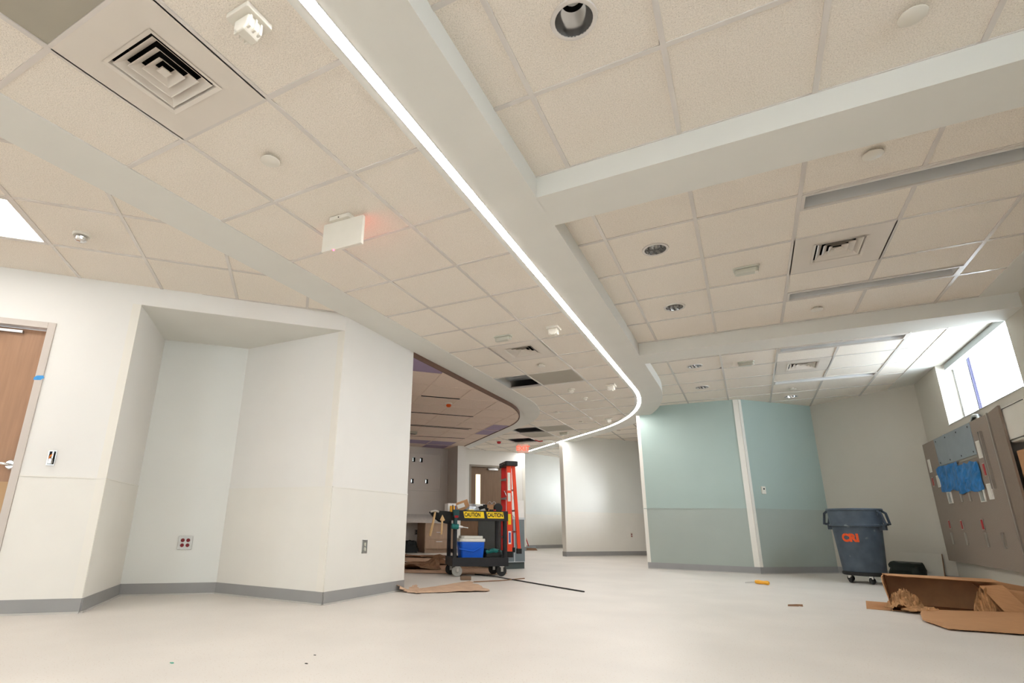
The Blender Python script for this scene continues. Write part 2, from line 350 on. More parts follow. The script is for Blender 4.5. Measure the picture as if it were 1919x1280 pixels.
# window wall u = 2.30, openings up to the ceiling; the last, unseen, is added for daylight
UW = 2.30; WT = .22; SILL = 1.915
bays = [(8.42, 6.33), (1.15, -.35), (-1.69, -3.78)]
wall('wall_window', (UW, 9.42), (UW, VB), 'wall_grey', t=WT, cuts=[(9.42 - a, 9.42 - b, SILL, Z2 - .002) for a, b in bays], base=True)
for k, (a, b) in enumerate(bays):
    wn = empty('window_%d' % (k + 1), (UW + WT - .06, a, SILL), R(-90), kind='structure'); Lw = a - b; H = Z2 - SILL
    q = MB(); q.box(0, .035, 0, .05, 0, H); q.box(Lw - .035, Lw, 0, .05, 0, H); q.box(.035, Lw - .035, 0, .05, 0, .035); q.box(.035, Lw - .035, 0, .05, H - .035, H); q.build('window_frame', 'winframe', wn)
    q = MB(); q.box(.452, .482, .008, .036, .035, H - .035); q.build('mullion', 'mullion', wn)
    for x0, x1 in ((.035, .452), (.482, Lw - .035)):
        q = MB(); q.box(x0, x1, .02, .026, .035, H - .035); q.build('pane', 'clear_glass', wn)
    q = MB(); q.box(0, Lw, -WT + .05, 0, -.004, .0); q.build('window_sill', 'winframe', wn)
    q = MB(); q.cbox(.03, Lw - .02, -.085, -.006, H - .075, H - .004, .012); q.build('shade_cassette', 'shadegrey', wn)
# unseen walls behind the camera, with windows added to let in fill daylight
WB0 = (UW, VB)
cuts = [(.6 + i * 2.35, .6 + i * 2.35 + 1.3, .9, 2.2) for i in range(5)][1::3]
wall('wall_back', (UW, VB), (-11.9, VB), 'wall_cream', cuts=cuts, base=True, t=.2)
for i, (x0, x1, za, zb) in enumerate(cuts):
    wn = empty('window_%d' % (5 + i), (UW - x0, VB - .12, za), R(180), kind='structure'); Lw = x1 - x0; H = zb - za
    q = MB(); q.box(0, .05, 0, .06, 0, H); q.box(Lw - .05, Lw, 0, .06, 0, H); q.box(.05, Lw - .05, 0, .06, 0, .05); q.box(.05, Lw - .05, 0, .06, H - .05, H); q.build('window_frame', 'winframe', wn)
    q = MB(); q.box(.05, Lw - .05, .02, .026, .05, H - .05); q.build('pane', 'clear_glass', wn)
wall('wall_back_left', (-11.9, VB), VS, 'wall_cream')
wall('wall_outer', (-11.9, 9), (-3, 18.9), 'wall_cream')
wall('wall_passage_window', E1, W1, 'wall_cream', cuts=[(1.5, 3.1, 1.2, 2.1)])
# ------------------------------------------------------------------ soffit ribbons and beams
s_ = MB(); band_mesh(s_, 2.553, 2.903, VB, 3.35, Z1, ZROOF, 3.6); struct(s_.build('ceiling_ribbon_inner', 'gypsum'))
s_ = MB(); band_mesh(s_, 4.530, 4.838, VB, 3.95, Z1, ZROOF, 3.95); band_mesh(s_, 4.433, 4.470, VB, 3.95, Z1, Z1 + .2); struct(s_.build('ceiling_ribbon_outer', 'gypsum'))
s_ = MB(); band_mesh(s_, 4.470, 4.474, VB, 3.95, Z1 - .001, Z1 + .05); band_mesh(s_, 4.526, 4.530, VB, 3.95, Z1 - .001, Z1 + .05); band_mesh(s_, 4.474, 4.526, VB, 3.95, Z1 + .03, Z1 + .05)
hs = s_.build('linear_light', 'alum'); tag(hs, 'long glowing linear light strip curving along the edge of the white soffit', 'light')
s_ = MB(); pa, pb = ribbon_path(4.476, VB, 3.95), ribbon_path(4.524, VB, 3.95); n_ = len(pa)          # one continuous strip: bottom and two lips
s_.add([(x, y, Z1 + .001) for x, y in pa] + [(x, y, Z1 - .0025) for x, y in pa] + [(x, y, Z1 - .0025) for x, y in pb] + [(x, y, Z1 + .001) for x, y in pb], [(k * n_ + i, k * n_ + i + 1, (k + 1) * n_ + i + 1, (k + 1) * n_ + i) for k in range(3) for i in range(n_ - 1)])
s_.build('lens', 'led', hs)
UB = -.905
for v0, v1, nm in [(2.585, 2.925, 'beam'), (5.955, 6.32, 'beam'), (-.785, -.445, 'beam'), (-4.15, -3.8, 'beam')]:
    mb = MB(); mb.box(UB - .002, UW, v0, v1, Z1, ZROOF); struct(mb.build('ceiling_beam', 'gypsum'))
# ------------------------------------------------------------------ suspended ceilings, tile by tile
def clip(poly, a, b):                              # keep the left of a->b
    out = []
    for i in range(len(poly)):
        p, q = poly[i - 1], poly[i]
        sp = (b[0] - a[0]) * (p[1] - a[1]) - (b[1] - a[1]) * (p[0] - a[0]); sq = (b[0] - a[0]) * (q[1] - a[1]) - (b[1] - a[1]) * (q[0] - a[0])
        if (sp >= 0) != (sq >= 0):
            t = sp / (sp - sq); out.append((p[0] + (q[0] - p[0]) * t, p[1] + (q[1] - p[1]) * t))
        if sq >= 0: out.append(q)
    return out
def clip_rect(poly, x0, x1, y0, y1):
    for a, b in (((x0, y0), (x1, y0)), ((x1, y0), (x1, y1)), ((x1, y1), (x0, y1)), ((x0, y1), (x0, y0))):
        poly = clip(poly, a, b)
        if len(poly) < 3: return []
    return poly
def area(p): return abs(sum(p[i - 1][0] * p[i][1] - p[i][0] * p[i - 1][1] for i in range(len(p)))) / 2
def dedupe(p):
    o = []
    for q in p:
        if not o or math.hypot(q[0] - o[-1][0], q[1] - o[-1][1]) > 1e-4: o.append(q)
    if len(o) > 1 and math.hypot(o[0][0] - o[-1][0], o[0][1] - o[-1][1]) < 1e-4: o.pop()
    return o
def tile_hole(x0, x1, y0, y1, c, r, z0, z1, n=24):
    mb = MB(); vs_, fs = [], []
    for i in range(n):
        t = 2 * math.pi * i / n + math.pi / 4; ct, st = math.cos(t), math.sin(t)
        k = min(((x1 - c[0]) / ct if ct > 1e-9 else (x0 - c[0]) / ct if ct < -1e-9 else 1e9), ((y1 - c[1]) / st if st > 1e-9 else (y0 - c[1]) / st if st < -1e-9 else 1e9))
        for z in (z0, z1): vs_ += [(c[0] + k * ct, c[1] + k * st, z), (c[0] + r * ct, c[1] + r * st, z)]
    for i in range(n):
        a, b = 4 * i, 4 * ((i + 1) % n)
        fs += [(a, a + 1, b + 1, b), (a + 2, b + 2, b + 3, a + 3), (a + 1, a + 3, b + 3, b + 1), (a, b, b + 2, a + 2)]
    return mb.add(vs_, fs)
def grid_ceiling(name, poly, z, ou, ov, a=0., skip=(), special=None, holes=None, tile='acoustic', bar='gridpaint', bw=.024, pitch=T, gaps=()):
    """poly in plan; ou, ov a grid crossing; a the grid angle. skip: cells left out, special: cell -> material, holes: cell -> (centre, radius)"""
    root = empty(name, (ou, ov, z), a, kind='structure'); ca, sa = math.cos(-a), math.sin(-a)
    P = [((x - ou) * ca - (y - ov) * sa, (x - ou) * sa + (y - ov) * ca) for x, y in poly]
    i0, i1 = math.floor(min(p[0] for p in P) / pitch), math.ceil(max(p[0] for p in P) / pitch)
    j0, j1 = math.floor(min(p[1] for p in P) / pitch), math.ceil(max(p[1] for p in P) / pitch)
    h = bw / 2
    for i in range(i0, i1 + 1):
        lo = -99
        for g0, g1 in sorted([(g[1], g[2]) for g in gaps if g[0] == i]) + [(99, 99)]:
            c = dedupe(clip_rect(P, i * pitch - h, i * pitch + h, lo, g0)); lo = g1
            if len(c) > 2 and area(c) > .002: MB().prism(c, 0, .025).build('grid_bar', bar, root)
    for j in range(j0, j1 + 1):
        c = dedupe(clip_rect(P, -99, 99, j * pitch - h, j * pitch + h))
        if len(c) > 2 and area(c) > .002: MB().prism(c, .0006, .025).build('grid_bar', bar, root)
    shared = {}
    for i in range(i0, i1):
        for j in range(j0, j1):
            if (i, j) in skip: continue
            c = dedupe(clip_rect(P, i * pitch + .004, (i + 1) * pitch - .004, j * pitch + .004, (j + 1) * pitch - .004))
            if len(c) < 3 or area(c) < .003: continue
            m = (special or {}).get((i, j), tile); nm = 'ceiling_tile' if m == tile else 'cover_panel'
            if holes and (i, j) in holes:
                cc, r = holes[(i, j)]; cc = ((cc[0] - ou) * ca - (cc[1] - ov) * sa, (cc[0] - ou) * sa + (cc[1] - ov) * ca)
                tile_hole(i * pitch + .004, (i + 1) * pitch - .004, j * pitch + .004, (j + 1) * pitch - .004, cc, r, .006, .022).build(nm, m, root); continue
            if len(c) == 4 and area(c) > (pitch - .01) ** 2 * .999:
                key = m
                if key not in shared: shared[key] = MB().box(.004, pitch - .004, .004, pitch - .004, .006, .022).build(nm, m, root); shared[key].location = (i * pitch, j * pitch, 0)
                else:
                    o = shared[key].copy(); COL.objects.link(o); o.parent = root; o.location = (i * pitch, j * pitch, 0)
            else: MB().prism(c, .006, .022).build(nm, m, root)
    return root
# corridor ceiling between the ribbons
CU, CV = -2.362, 1.302
corr = ribbon_path(2.903, -1.2, 3.9) + ribbon_path(4.433, -1.2, 3.9)[::-1]
skip = {(0, -1), (0, 6), (-1, 8), (-3, 14), (-4, 16)}
special = {(0, -2): 'access', (0, 8): 'access', (-2, 14): 'access', (-3, 15): 'access'}
grid_ceiling('ceiling_corridor', corr, Z1 + .001, CU, CV, 0, skip, special)
mb = MB(); mb.prism(ribbon_path(2.903, VB, .1)[:4] + [], Z1, Z1 + .02) if False else mb.box(CX + 2.903, CX + 4.433, VB, -1.2, Z1 + .001, Z1 + .02); struct(mb.build('ceiling_corridor_rear', 'acoustic'))
# dropped ducts seen through the open cells
for (i, j), dv in (((-1, 8), .36), ((-3, 14), .30), ((-4, 16), .33)):
    x, y = CU + i * T, CV + j * T
    mb = MB(); mb.box(x + (.14 if j == 8 else .02), x + .95, y + dv, y + dv + .2, Z1 + .10, Z1 + .34); tag(mb.build('air_duct', 'duct'), {8: 'grey duct above the open ceiling cell beside the dark flush panel', 14: 'grey duct above the middle open ceiling cell of the corridor', 16: 'grey duct above the open ceiling cell over the red exit sign'}[j], 'duct')
# bays
MU, MV = -.703, 3.497
SL = .2                                          # slot light width
SG = [(3, 0, SL), (3, 3 * T - SL, 3 * T)]
HB = lambda c, r=.083: (c, r)
grid_ceiling('ceiling_bay_near', [(UB, -.445), (2.036, -.445), (2.036, 2.585), (UB, 2.585)], Z2, MU, 1.981, 0, holes={(0, -1): HB((-.405, 1.682), .088)})
grid_ceiling('ceiling_bay_middle', [(UB, 2.925), (2.036, 2.925), (2.036, 5.955), (UB, 5.955)], Z2, MU, MV, 0, skip={(2, 1), (2, 0), (3, 0), (2, 2), (3, 2)}, holes={(0, 0): HB((-.398, 3.80)), (0, 2): HB((-.405, 5.02))}, gaps=SG)
th = math.asin((9.45 - CY) / 4.838)
b3 = [(UB, 6.32), (2.036, 6.32), (2.036, 9.66), G2, (.04, 9.45), (-1.32, 9.45)] + [(CX + 4.838 * math.cos(th * k / 8), CY + 4.838 * math.sin(th * k / 8)) for k in range(8, -1, -1)]
BV = 6.82
grid_ceiling('ceiling_bay_far', b3, Z2, MU, BV, 0, skip={(2, 1), (2, 0), (3, 0), (2, 2), (3, 2)}, holes={(0, 0): HB((-.41, 7.16)), (0, 2): HB((-.41, 8.37)), (2, 4): HB((.80, 9.56))}, gaps=SG)
grid_ceiling('ceiling_bay_rear', [(UB, -3.8), (2.036, -3.8), (2.036, -.785), (UB, -.785)], Z2, MU, -1.4, 0)
mb = MB()
for a, b in ((-.445, 2.585), (2.925, 5.955), (-3.8, -.785), (VB, -4.15)): mb.box(2.036, UW, a, b, Z2 - .001, Z2 + .03)
mb.prism([(2.036, 6.32), (UW, 6.32), (UW, 9.42), (2.036, 9.66)], Z2 - .001, Z2 + .03); mb.box(UB, 2.04, VB, -4.15, Z2, Z2 + .03)
struct(mb.build('ceiling_edge', 'gypsum'))
# the cut-down cells beside the slot lights
def half_tiles(z, cells):
    for u0, u1, v0, v1, hole in cells:
        r = empty('ceiling_filler', (0, 0, z), 0, kind='structure'); MB().box(u0 + .004, u1 - .004, v0 + .004, v1 - .004, .006, .022).build('ceiling_tile', 'acoustic', r)
U2, U3, U4 = MU + 2 * T, MU + 3 * T, MU + 4 * T

mid_slots = [(MV, MV + SL), (MV + 3 * T - SL, MV + 3 * T)]
far_slots = [(BV, BV + SL), (BV + 3 * T - SL, BV + 3 * T)]
for base, z in ((MV, Z2), (BV, Z2)):
    half_tiles(z, [(U2, U3, base + SL, base + T, 0), (U3, U4, base + SL, base + T, 0), (U2, U3, base + 2 * T, base + 3 * T - SL, 0), (U3, U4, base + 2 * T, base + 3 * T - SL, 0)])
# ceiling on the skew over the door side
a45 = R(45.4); LU, LV = -4.262, 1.574
lp = [(CX + 2.553, 3.55), (CX + 2.553, -3.2), (-9.0, -3.2), (VS[0] - .2, VS[1] + .02), (V2[0] - .01, V2[1] + .01)]
grid_ceiling('ceiling_skew', lp, ZL, LU, LV, a45, skip={(-1, -1), (-2, -1), (-5, -1), (-6, -1), (-1, -4), (-2, -4), (-5, -4), (-6, -4)}, pitch=.603)
mb = MB(); mb.box(-11.9, CX + 2.553, VB, -3.2, ZL, ZL + .03); struct(mb.build('ceiling_rear', 'gypsum'))
# inner room ceiling, a little lower, with a brown edge
ip = ribbon_path(2.553, 4.76, 3.35); ipoly = ip + [(-6.15, 11.24), I1, I0, (-3.4, 4.78)]
def inner_cell(x, y, ou=-3.698, ov=6.816, a=R(45)):
    ca, sa = math.cos(-a), math.sin(-a); X, Y = x - ou, y - ov; return (math.floor((X * ca - Y * sa) / T), math.floor((X * sa + Y * ca) / T))
pur = {inner_cell(*c): 'purple' for c in [(-4.40, 9.35), (-4.65, 9.65), (-3.28, 4.98), (-6.9, 10.4), (-6.55, 10.85), (-6.35, 11.1), (-7.2, 10.1), (-6.2, 10.75)]}
grid_ceiling('ceiling_inner', ipoly, ZI, -3.698, 6.816, R(45), special=pur, tile='inner_tile_dim', bar='inner_tile_dim', bw=.016)
mb = MB(); band_mesh(mb, 2.538, 2.556, 4.76, 3.35, ZI - .004, Z1 + .002); struct(mb.build('trim_1', 'brown_trim'))
# passage ceiling beyond the ribbon
pp = [(CX + 4.838 * math.cos(R(25 + k * 4)), CY + 4.838 * math.sin(R(25 + k * 4))) for k in range(6)]
e = pp[-1]; pp += [(e[0] - 5.2, e[1] + 5.2), (-4.0, 18.6), (-.6, 14.5), (-1.0, 9.58)]
grid_ceiling('ceiling_passage', pp, Z2 + .02, MU, BV, 0)
# ------------------------------------------------------------------ ceiling fittings
def diffuser(u, v, z, label, a=0., size=T):
    d = empty('air_diffuser', (u, v, z), a, label, 'vent', 'square ceiling diffusers'); h = size / 2 - .004; n = .158
    q = MB(); q.box(-h, h, -h, -n, 0, .012); q.box(-h, h, n, h, 0, .012); q.box(-h, -n, -n, n, 0, .012); q.box(n, h, -n, n, 0, .012); q.build('face_panel', 'diffuser', d)
    q = MB(); q.frustum(n + .001, n + .001, .01, .14); q.add([(-n, -n, .14), (n, -n, .14), (n, n, .14), (-n, n, .14)], [(0, 1, 2, 3)]); q.build('neck', 'void', d)
    q = MB(); q.frustum(n + .012, n - .006, -.004, .0); q.frustum(n - .006, n - .012, .0, .02); q.build('louver_rim', 'diffuser', d)
    for k, (b, t) in enumerate(((.137, .105), (.097, .066), (.058, .028))):
        q = MB(); zo = .004 + .004 * k; q.frustum(b, t, zo, zo + .030); q.frustum(b + .004, b, zo - .002, zo); q.frustum(b + .004, t + .004, zo - .002, zo + .030); q.build('louver', 'diffuser', d)
    q = MB(); q.frustum(.024, .001, .016, .028); q.box(-.02, .02, -.02, .02, .014, .017); q.build('louver_core', 'diffuser', d)
diffuser(CU + T / 2, CV - T / 2, Z1 + .001, 'large square air diffuser in a flat panel beside the nearest motion sensor')
diffuser(CU + T / 2, CV + 6.5 * T, Z1 + .001, 'square air diffuser next to a frosted oblong fitting in the corridor ceiling')
diffuser(MU + 2.5 * T, MV + 1.5 * T, Z2, 'square air diffuser between the two slot lights of the middle bay')
diffuser(MU + 2.5 * T, BV + 1.5 * T, Z2, 'square air diffuser between the slot lights above the green walls')
def motion(u, v, label, rz=0., s=1.):
    d = empty('motion_sensor', (u, v, Z1), rz, label, 'sensor', 'white ceiling motion sensors'); d.scale = (s, s, s)
    q = MB(); q.cbox(-.062, .062, -.062, .062, -.016, .007, .006); q.build('mounting_plate', 'plastic_white', d, bevel=.003)
    q = MB(); q.prism([(-.04, -.016), (.04, -.016), (.04, -.055), (.018, -.078), (-.018, -.078), (-.04, -.055)], -.036, .036, M=Matrix.Rotation(R(90), 4, 'X') @ Matrix.Identity(4)); q.build('lens_housing', 'plastic_white', d, bevel=.006)
    for k in range(3):
        q = MB(); y = -.024 + k * .024; q.box(-.046, .046, y - .005, y + .005, -.07, -.016); q.build('fin', 'plastic_white', d, bevel=.003)
motion(-1.506, .992, 'white motion sensor on the tile beside the big near air diffuser')
motion(-1.509, 4.703, 'white motion sensor level with the frosted oblong fitting beside the light strip')
motion(-1.497, 7.159, 'white motion sensor just before the light strip starts to bend')
motion(-2.084, 9.545, 'white motion sensor inside the bend of the light strip', R(25))
def oblong(u, v, z, label, rz=0.):
    d = empty('emergency_light', (u, v, z), rz, label, 'light fitting', 'frosted oblong ceiling fittings')
    q = MB(); q.cbox(-.095, .095, -.04, .04, -.008, .007, .014); q.build('base_plate', 'plastic_grey', d, bevel=.003)
    q = MB(); q.cbox(-.088, .088, -.034, .034, -.048, -.008, .018); q.build('cover', 'plastic_grey', d, bevel=.01)
    q = MB(); q.box(.058, .082, -.03, .03, -.0495, -.047); q.build('test_button', 'plastic_white', d)
oblong(-2.058, 4.715, Z1, 'frosted oblong fitting beside the corridor air diffuser')
oblong(-3.277, 10.686, Z1, 'frosted oblong fitting by the far run of the light strip')
oblong(.206, 4.435, Z2, 'frosted oblong fitting in the middle bay between downlights and diffuser')
oblong(.182, 7.25, Z2, 'frosted oblong fitting in the bay above the green walls')
def cover(u, v, z, label):
    q = MB(); q.lathe([(.0, -.018), (.047, -.018), (.05, -.016), (.05, -.013), (.03, -.011), (.026, .008)], 28); o = q.build('sprinkler_cover', 'plastic_white', None, smooth=True); o.location = (u, v, z)
    tag(o, label, 'sprinkler', 'round sprinkler cover plates')
cover(-2.066, 1.611, Z1, 'round sprinkler cover one tile past the big near air diffuser')
cover(-2.045, 5.837, Z1, 'round sprinkler cover one tile past the corridor air diffuser')
cover(.821, 2.278, Z2, 'round sprinkler cover on a near bay tile this side of the first beam')
cover(.84, 3.217, Z2, 'round sprinkler cover just beyond the first beam above a slot light')
cover(.79, 5.627, Z2, 'round sprinkler cover between the second slot light and the second beam')
cover(.783, 8.988, Z2, 'round sprinkler cover beside the last downlight above the green wall')
cover(-2.75, 8.6, Z1, 'round sprinkler cover by the bend of the inner soffit ribbon')
cover(-2.62, 9.62, Z1, 'round sprinkler cover near the sensor in the bend')
def downlight(u, v, z, label, r=.078, facet=22):
    d = empty('downlight', (u, v, z), 0, label, 'downlight', 'recessed round downlights')
    q = MB(); q.lathe([(r, .004), (r, -.002), (r + .004, -.004), (r + .017, -.003), (r + .019, .005)], 32); q.build('trim_ring', 'gridpaint', d, smooth=True)
    q = MB(); q.lathe([(r, -.001), (r * .98, .03), (r * .9, .06), (r * .76, .085), (r * .6, .10)], facet); 
    if facet <= 30: q.v = [((x * (.93 if (i % facet) % 2 else 1.), y * (.93 if (i % facet) % 2 else 1.), z) if z > .01 else (x, y, z)) for i, (x, y, z) in enumerate(q.v)]      # fluted sides
    q.build('reflector', 'reflector', d, smooth=facet > 30)
    q = MB(); q.lathe([(r * .6, .10), (r * .57, .105), (r * .57, .15), (0, .16)], 24); q.build('lamp_well', 'void', d, smooth=True)
    q = MB(); q.lathe([(0, .108), (r * .34, .108), (r * .44, .118), (r * .44, .15)], 16); q.build('lamp', 'lamp_off', d, smooth=True)
downlight(-.405, 1.682, Z2, 'large open downlight in the near bay', facet=40)
downlight(-.398, 3.80, Z2, 'mirrored downlight of the middle bay nearer the first beam')
downlight(-.405, 5.02, Z2, 'mirrored downlight of the middle bay nearer the second beam')
downlight(-.41, 7.16, Z2, 'mirrored downlight just beyond the second beam')
downlight(-.41, 8.37, Z2, 'mirrored downlight over the wide green wall')
downlight(.80, 9.56, Z2, 'mirrored downlight over the angled green wall')
def slot(u0, u1, v0, v1, z, label):
    d = empty('slot_light', (u0, v0, z), 0, label, 'light', 'unlit slot lights'); L, W = u1 - u0, v1 - v0
    q = MB(); q.box(0, L, 0, .02, -.003, .01); q.box(0, L, W - .02, W, -.003, .01); q.box(0, .02, .02, W - .02, -.003, .01); q.box(L - .02, L, .02, W - .02, -.003, .01); q.build('flange', 'gridpaint', d)
    q = MB(); q.box(.018, L - .018, .016, .02, .01, .09); q.box(.018, L - .018, W - .02, W - .016, .01, .09); q.box(.016, .02, .02, W - .02, .01, .09); q.box(L - .02, L - .016, .02, W - .02, .01, .09); q.box(.016, L - .016, .016, W - .016, .09, .094); q.build('channel', 'slot_white', d)
    q = MB(); q.box(.03, L - .03, W * .35, W * .65, .055, .075); q.build('lamp_lens', 'lamp_off', d)
labs = ['unlit slot light of the middle bay nearer the first beam', 'unlit slot light of the middle bay nearer the second beam', 'unlit slot light just beyond the second beam', 'unlit slot light over the angled green wall']
for (a, b), lb in zip(mid_slots + far_slots, labs): slot(U2 + .012, U4 - .012, a + .002, b - .002, Z2, lb)
# lit troffers of the skew ceiling; all but the first are unseen, added fill
def troffer(i, j, label, n=2):
    p = .603; d = empty('troffer_light', (LU + p * (i * math.cos(a45) - j * math.sin(a45)), LV + p * (i * math.sin(a45) + j * math.cos(a45)), ZL), a45, label, 'light', 'lit ceiling troffers')
    q = MB(); L, W = n * p, p; q.box(.012, L - .012, .012, .03, -.001, .03); q.box(.012, L - .012, W - .03, W - .012, -.001, .03); q.box(.012, .03, .03, W - .03, -.001, .03); q.box(L - .03, L - .012, .03, W - .03, -.001, .03); q.build('frame', 'gridpaint', d)
    q = MB(); q.box(.03, L - .03, .03, W - .03, .004, .012); q.build('diffuser_lens', 'troffer', d)
troffer(-2, -1, 'bright lit ceiling panel light above the brown wooden door')
troffer(-6, -1, 'added fill panel light, unseen, further along the door wall'); troffer(-2, -4, 'added fill panel light, unseen, near the soffit behind the viewpoint'); troffer(-6, -4, 'added fill panel light, unseen, in the rear corner')
# strobes
def strobe(u, v, z, label, m='chrome', s=1.):
    d = empty('ceiling_strobe', (u, v, z), R(45), label, 'strobe', None); d.scale = (s, s, s)
    q = MB(); q.lathe([(.0, -.012), (.05, -.012), (.055, -.006), (.055, .007)], 24); q.build('base_ring', 'plastic_white', d, smooth=True)
    q = MB(); q.lathe([(.0, -.055), (.022, -.053), (.036, -.042), (.04, -.024), (.034, -.012)], 20); q.build('dome', m, d, smooth=True)
zs = ZL
strobe(-3.905, 1.60, ZL, 'chrome strobe on the tile beside the bright lit panel light')
strobe(-2.069, 7.163, Z1, 'small white round detector past the dark flush panel of the corridor', 'plastic_white')
strobe(-2.031, 7.764, Z1, 'small white strobe in the middle of the corridor ceiling before the bend', 'plastic_white', .8)
strobe(-4.019, 7.036, ZI, 'orange capped strobe on the dim inner room ceiling', 'orange_cover', 1.05)
strobe(-5.014, 11.197, Z1, 'red capped strobe on the ceiling near the far exit sign', 'red_cover', 1.25)
d = empty('smoke_detector', (-6.02, 9.05, ZI), R(45), 'small dark box on the inner room ceiling near the back wall', 'detector'); q = MB(); q.cbox(-.09, .09, -.05, .05, -.05, .005, .01); q.build('body', 'access', d, bevel=.004); q = MB(); q.box(-.06, .06, -.03, .03, -.054, -.05); q.build('face', 'dark', d)
q = MB(); q.lathe([(0, -.02), (.03, -.018), (.04, 0), (.04, .02)], 16); o = q.build('recessed_sprinkler', 'plastic_white', None, smooth=True); o.location = (-2.35, 11.73, Z2 + .02); tag(o, 'small sprinkler on the passage ceiling behind the light strip', 'sprinkler')
q = MB(); q.lathe([(0, -.01), (.07, -.008), (.09, 0), (.09, .02)], 18); o = q.build('passage_downlight', 'lamp_off', None, smooth=True); o.location = (-4.65, 13.85, Z2 + .02); tag(o, 'small round ceiling light in the narrow passage behind the column', 'light')
# dark slots of the inner ceiling
for k, (p, q2, lb) in enumerate([((-4.124, 6.396), (-3.698, 6.816), 'short dark slot in the inner room ceiling before the orange strobe'), ((-5.6, 6.66), (-4.128, 8.114), 'long dark slot in the inner room ceiling behind the orange strobe'), ((-6.2, 7.70), (-4.721, 9.216), 'long dark slot beside the purple cover panel of the inner ceiling'), ((-6.0, 8.02), (-4.80, 9.25), 'pale edged long slot beyond the purple panel of the inner ceiling'), ((-6.9, 8.95), (-5.423, 10.252), 'dark slot nearest the back wall of the inner ceiling')]):
    Ls = math.hypot(q2[0] - p[0], q2[1] - p[1]); d = empty('linear_slot', p + (ZI,), ang(p, q2), lb, 'slot')
    q = MB(); q.box(0, Ls, -.032, .032, -.004, .004); q.build('slot_void', 'void', d); q = MB(); q.box(0, Ls, .032, .046, -.007, .004); q.box(0, Ls, -.046, -.032, -.005, .004); q.build('slot_frame', 'inner_tile_dim', d)
# near exit sign, seen from its back
d = empty('exit_sign', (-2.08, 2.235, Z1), R(3), 'exit sign seen from its blank back, red glow on the tile behind', 'exit sign')
q = MB(); q.box(-.155, .155, -.013, .013, -.222, -.022); q.build('housing', 'plastic_white', d, bevel=.004)
q = MB(); q.cbox(-.10, .06, -.035, .05, -.022, .005, .008); q.build('canopy', 'plastic_white', d)
q = MB(); q.box(-.148, .148, .0132, .0142, -.215, -.03); q.build('legend_panel', 'exit_panel', d)
text('legend', 'EXIT', .15, 'exit_red', d, (0, .0148, -.122), (R(90), 0, R(180)), bold=.003)
q = MB(); q.lathe([(0, -.006), (.005, -.005), (.006, 0)], 12); o = q.build('indicator', 'red_led', d); o.location = (-.06, -.008, -.222)
q = MB(); q.lathe([(0, -.0), (.004, -.0), (.004, .003)], 10, M=Matrix.Translation((-.02, -.0355, -.012)) @ Matrix.Rotation(R(90), 4, 'X')); q.build('screw', 'dark', d)
# far exit sign facing the room
pe = (-4.62, 11.72); d = empty('exit_sign', pe + (Z1 - .01,), R(20), 'lit red exit sign hanging below an open ceiling cell above the ladder', 'exit sign')
q = MB(); q.box(-.14, .14, -.02, .02, -.235, -.01); q.box(-.03, .03, -.015, .015, -.01, .02); q.build('housing', 'plastic_white', d)
q = MB(); q.box(-.128, .128, -.0225, -.0205, -.225, -.02); q.build('legend_panel', 'exit_panel', d)
text('legend', 'EXIT', .16, 'exit_red_far', d, (0, -.024, -.125), FRONT, bold=.003)
d = empty('loose_cable', (-4.15, 11.35, Z1), 0, 'loose cable with a pale end dangling from the open cell by the exit sign', 'cable')
q = MB(); q.tube([(-.12, .0, .12), (-.04, .04, .0), (.04, .08, -.03), (.12, .12, -.02)], .012, 8); q.build('cable', 'red_cover', d, smooth=True); q = MB(); q.tube([(.12, .12, -.02), (.3, .2, -.02), (.4, .25, -.07)], .02, 8); q.build('cable_end', 'paper_white', d, smooth=True)
# ------------------------------------------------------------------ wall fittings
def on_wall(name, p0, p1, pt, z, label, cat):
    return empty(name, (pt[0], pt[1], z), ang(p0, p1), label, cat)
def outlet(name, p0, p1, s, z, label, rows=1, cols=1, plate='steel', face='dark', off=-.004):
    P = along(p0, p1, s); d = on_wall(name, p0, p1, P, z, label, 'outlet'); w = .037 + .023 * (cols - 1); h = .06
    q = MB(); q.box(-w, w, off - .007, off, -h, h); q.build('cover_plate', plate, d, bevel=.002)
    for c in range(cols):
        for r in (-1, 1):
            x = (c - (cols - 1) / 2) * .046; q = MB(); q.lathe([(0, 0), (.0165, 0), (.0165, .003)], 16, M=Matrix.Translation((x, off - .0072, r * .022)) @ Matrix.Rotation(R(90), 4, 'X') @ Matrix.Scale(1, 4)); q.build('socket', face, d)
    return d
sb = math.hypot(-4.685 + 5.01, 3.315 - 2.97) / math.hypot(V5[0] - V4[0], V5[1] - V4[1])
outlet('quad_outlet', V4, V5, .60, .449, 'steel quad outlet with four red sockets on the back wall of the alcove', cols=2, face='red_dark')
outlet('wall_outlet', V2, V1, (4.064 - V2[1]) / (V1[1] - V2[1]), .443, 'grey duplex outlet low on the pale wall beside the dim inner room', face='plastic_grey')
outlet('wall_outlet', W0, W1, .64, .456, 'dark duplex outlet low on the white passage wall next to the green wall', plate='plastic_white', face='red_dark')
P = along(VS, V3, (6.2 - .38) / 6.2); d = on_wall('switch_box', VS, V3, P, 1.088, 'open switch box with bare copper wiring beside the brown door', 'switch')
q = MB(); q.box(-.026, .026, -.006, .0, -.055, .055); q.build('box_rim', 'steel', d); q = MB(); q.box(-.02, .02, -.007, -.0055, -.048, .048); q.build('box_inside', 'dark', d)
q = MB(); q.tube([(-.012, -.009, -.01), (-.004, -.022, .012), (.01, -.016, .028)], .007, 7); q.build('wire', 'copper', d, smooth=True); q = MB(); q.cbox(-.014, .016, -.028, -.006, -.046, -.008, .006); q.box(.004, .014, -.024, -.006, -.006, .05); q.build('device', 'chrome', d)
